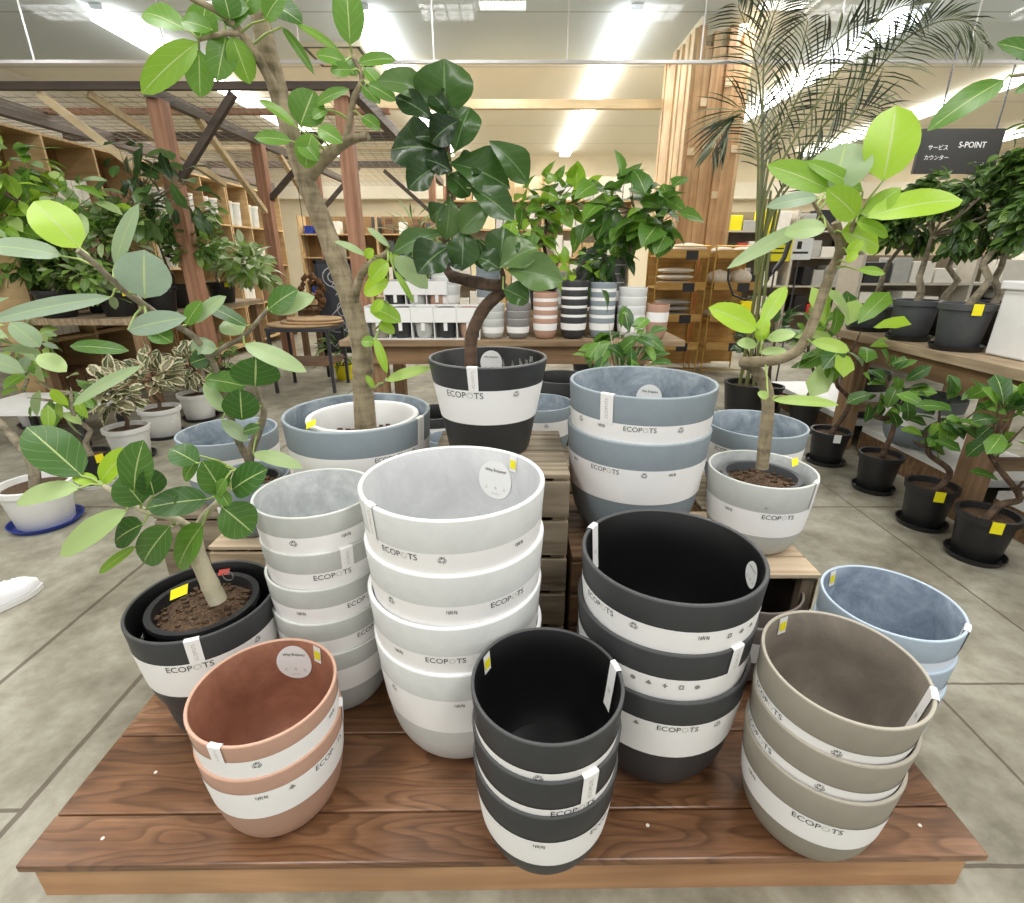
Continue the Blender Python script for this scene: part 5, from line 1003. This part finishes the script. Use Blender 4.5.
# service counter sign
c = V((6.35, 8.0, 2.80)); t = thing('service_sign', 'large charcoal sign with white Japanese lettering hanging at the right', 'sign', tuple(c))
m = MB(); m.box(c.x-.8, c.x+.32, 8.0, 8.04, c.z-.32, c.z+.22); m.build('sign_board', M['signblack'], t, flat=True)
for s_, xx, zz, wd in (('サービス', -.54, -.03, .27), ('カウンター', -.53, -.15, .33), ('S-POINT', -.08, -.005, .37)):
    vs, fs, k = laid(s_, width=wd, thin=.012); mb = MB(); mb.add([(c.x+p+xx, 7.997, c.z+q+zz) for p, q in vs], fs); mb.build('lettering', M['fixture'], t, flat=True)
m = MB(); m.bar((c.x-.6, 8.02, c.z+.22), (c.x-.6, 8.02, ZC), .015, .015); m.bar((c.x+.2, 8.02, c.z+.22), (c.x+.2, 8.02, ZC), .015, .015); m.build('hangers', M['iron'], t, flat=True)
# ================================================================== white canvas shoe at the left edge
t = thing('canvas_shoe', 'white low canvas shoe on the concrete at the left edge', 'shoe', (-2.15, 1.945, 0), rz=radians(70))
def shoe_ring(u):      # u along the foot, heel to toe: half width, centre offset
    w = [.032, .036, .037, .043, .051, .055, .054, .046, .018]; k = u*8; i = min(7, int(k)); return w[i]+(w[i+1]-w[i])*(k-i)
def shoe_top(u): 
    h_ = [.085, .09, .089, .087, .084, .074, .066, .062, .04]; k = u*8; i = min(7, int(k)); return h_[i]+(h_[i+1]-h_[i])*(k-i)
t.scale = (1.12, 1.12, 1.3)
n = 20
m = MB(); vs = []
for i in range(n+1):
    u = i/n; x = -.27+.28*u; w = shoe_ring(u)
    for j in range(13):
        a = pi*j/12; vs.append((x+.0*u, -w*cos(a)*(1 if 0 < j < 12 else 1), .022+(shoe_top(u)-.022)*sin(a)**.8))
m.add(vs, [(i*13+j, (i+1)*13+j, (i+1)*13+j+1, i*13+j+1) for i in range(n) for j in range(12)]+[tuple(range(12, -1, -1)), tuple(n*13+k for k in range(13))]); m.build('canvas_upper', M['whitecloth'], t, True)
m = MB(); ring = [(-.275+.29*i/n, shoe_ring(i/n)+.005) for i in range(n+1)]; pts = [(x, -w) for x, w in ring]+[(x, w) for x, w in reversed(ring)]; k = len(pts)
m.add([(x, y, .002) for x, y in pts]+[(x, y, .020) for x, y in pts], [(i, (i+1) % k, k+(i+1) % k, k+i) for i in range(k)]+[tuple(range(k-1, -1, -1)), tuple(range(k, 2*k))]); m.build('rubber_sole', M['white'], t, True)
m = MB()
for q in range(4):
    x = -.135+q*.024; zt = shoe_top((x+.27)/.28); m.tube([(x, -.030, zt-.012), (x+.006, 0, zt+.003), (x, .030, zt-.012)], .0035, 6)
m.build('laces', M['whitecloth'], t, True)
# ================================================================== lights, sky fill, camera
def area(x, y, z, sx, sy, e, col=(1, .985, .965)):
    l = bpy.data.lights.new('shop_light', 'AREA'); l.shape = 'RECTANGLE'; l.size = sx; l.size_y = sy; l.energy = e; l.color = col
    o = bpy.data.objects.new('shop_light', l); C.objects.link(o); o.location = (x, y, z); return o
for x in (-1.65, 1.38): area(x, .5, ZC-.08, .5, 5.0, 125)
for x in (-4.4, 4.45): area(x, .8, ZC-.08, .5, 5.0, 90)
for x in (-3.1, -.1, 2.9, 6.0): area(x, 9.5, ZC-.08, .5, 6, 130)
W = bpy.data.worlds.new('shop_ambient'); SC.world = W; W.use_nodes = True
W.node_tree.nodes['Background'].inputs[0].default_value = (1, 1, .99, 1); W.node_tree.nodes['Background'].inputs[1].default_value = .85
cam = bpy.data.cameras.new('camera'); cam.lens = 18.0; cam.sensor_width = 36; cam.clip_start = .02
co = bpy.data.objects.new('camera', cam); C.objects.link(co); co.location = (0, 0, H); co.rotation_euler = (radians(90)-TH, 0, 0); SC.camera = co
SC.view_settings.view_transform = 'Standard'; SC.view_settings.look = 'None'; SC.view_settings.exposure = .08; SC.view_settings.gamma = 1
SC.cycles.max_bounces = 8; SC.cycles.transparent_max_bounces = 12
for o in bpy.data.objects:
    if '_o' in o: del o['_o']
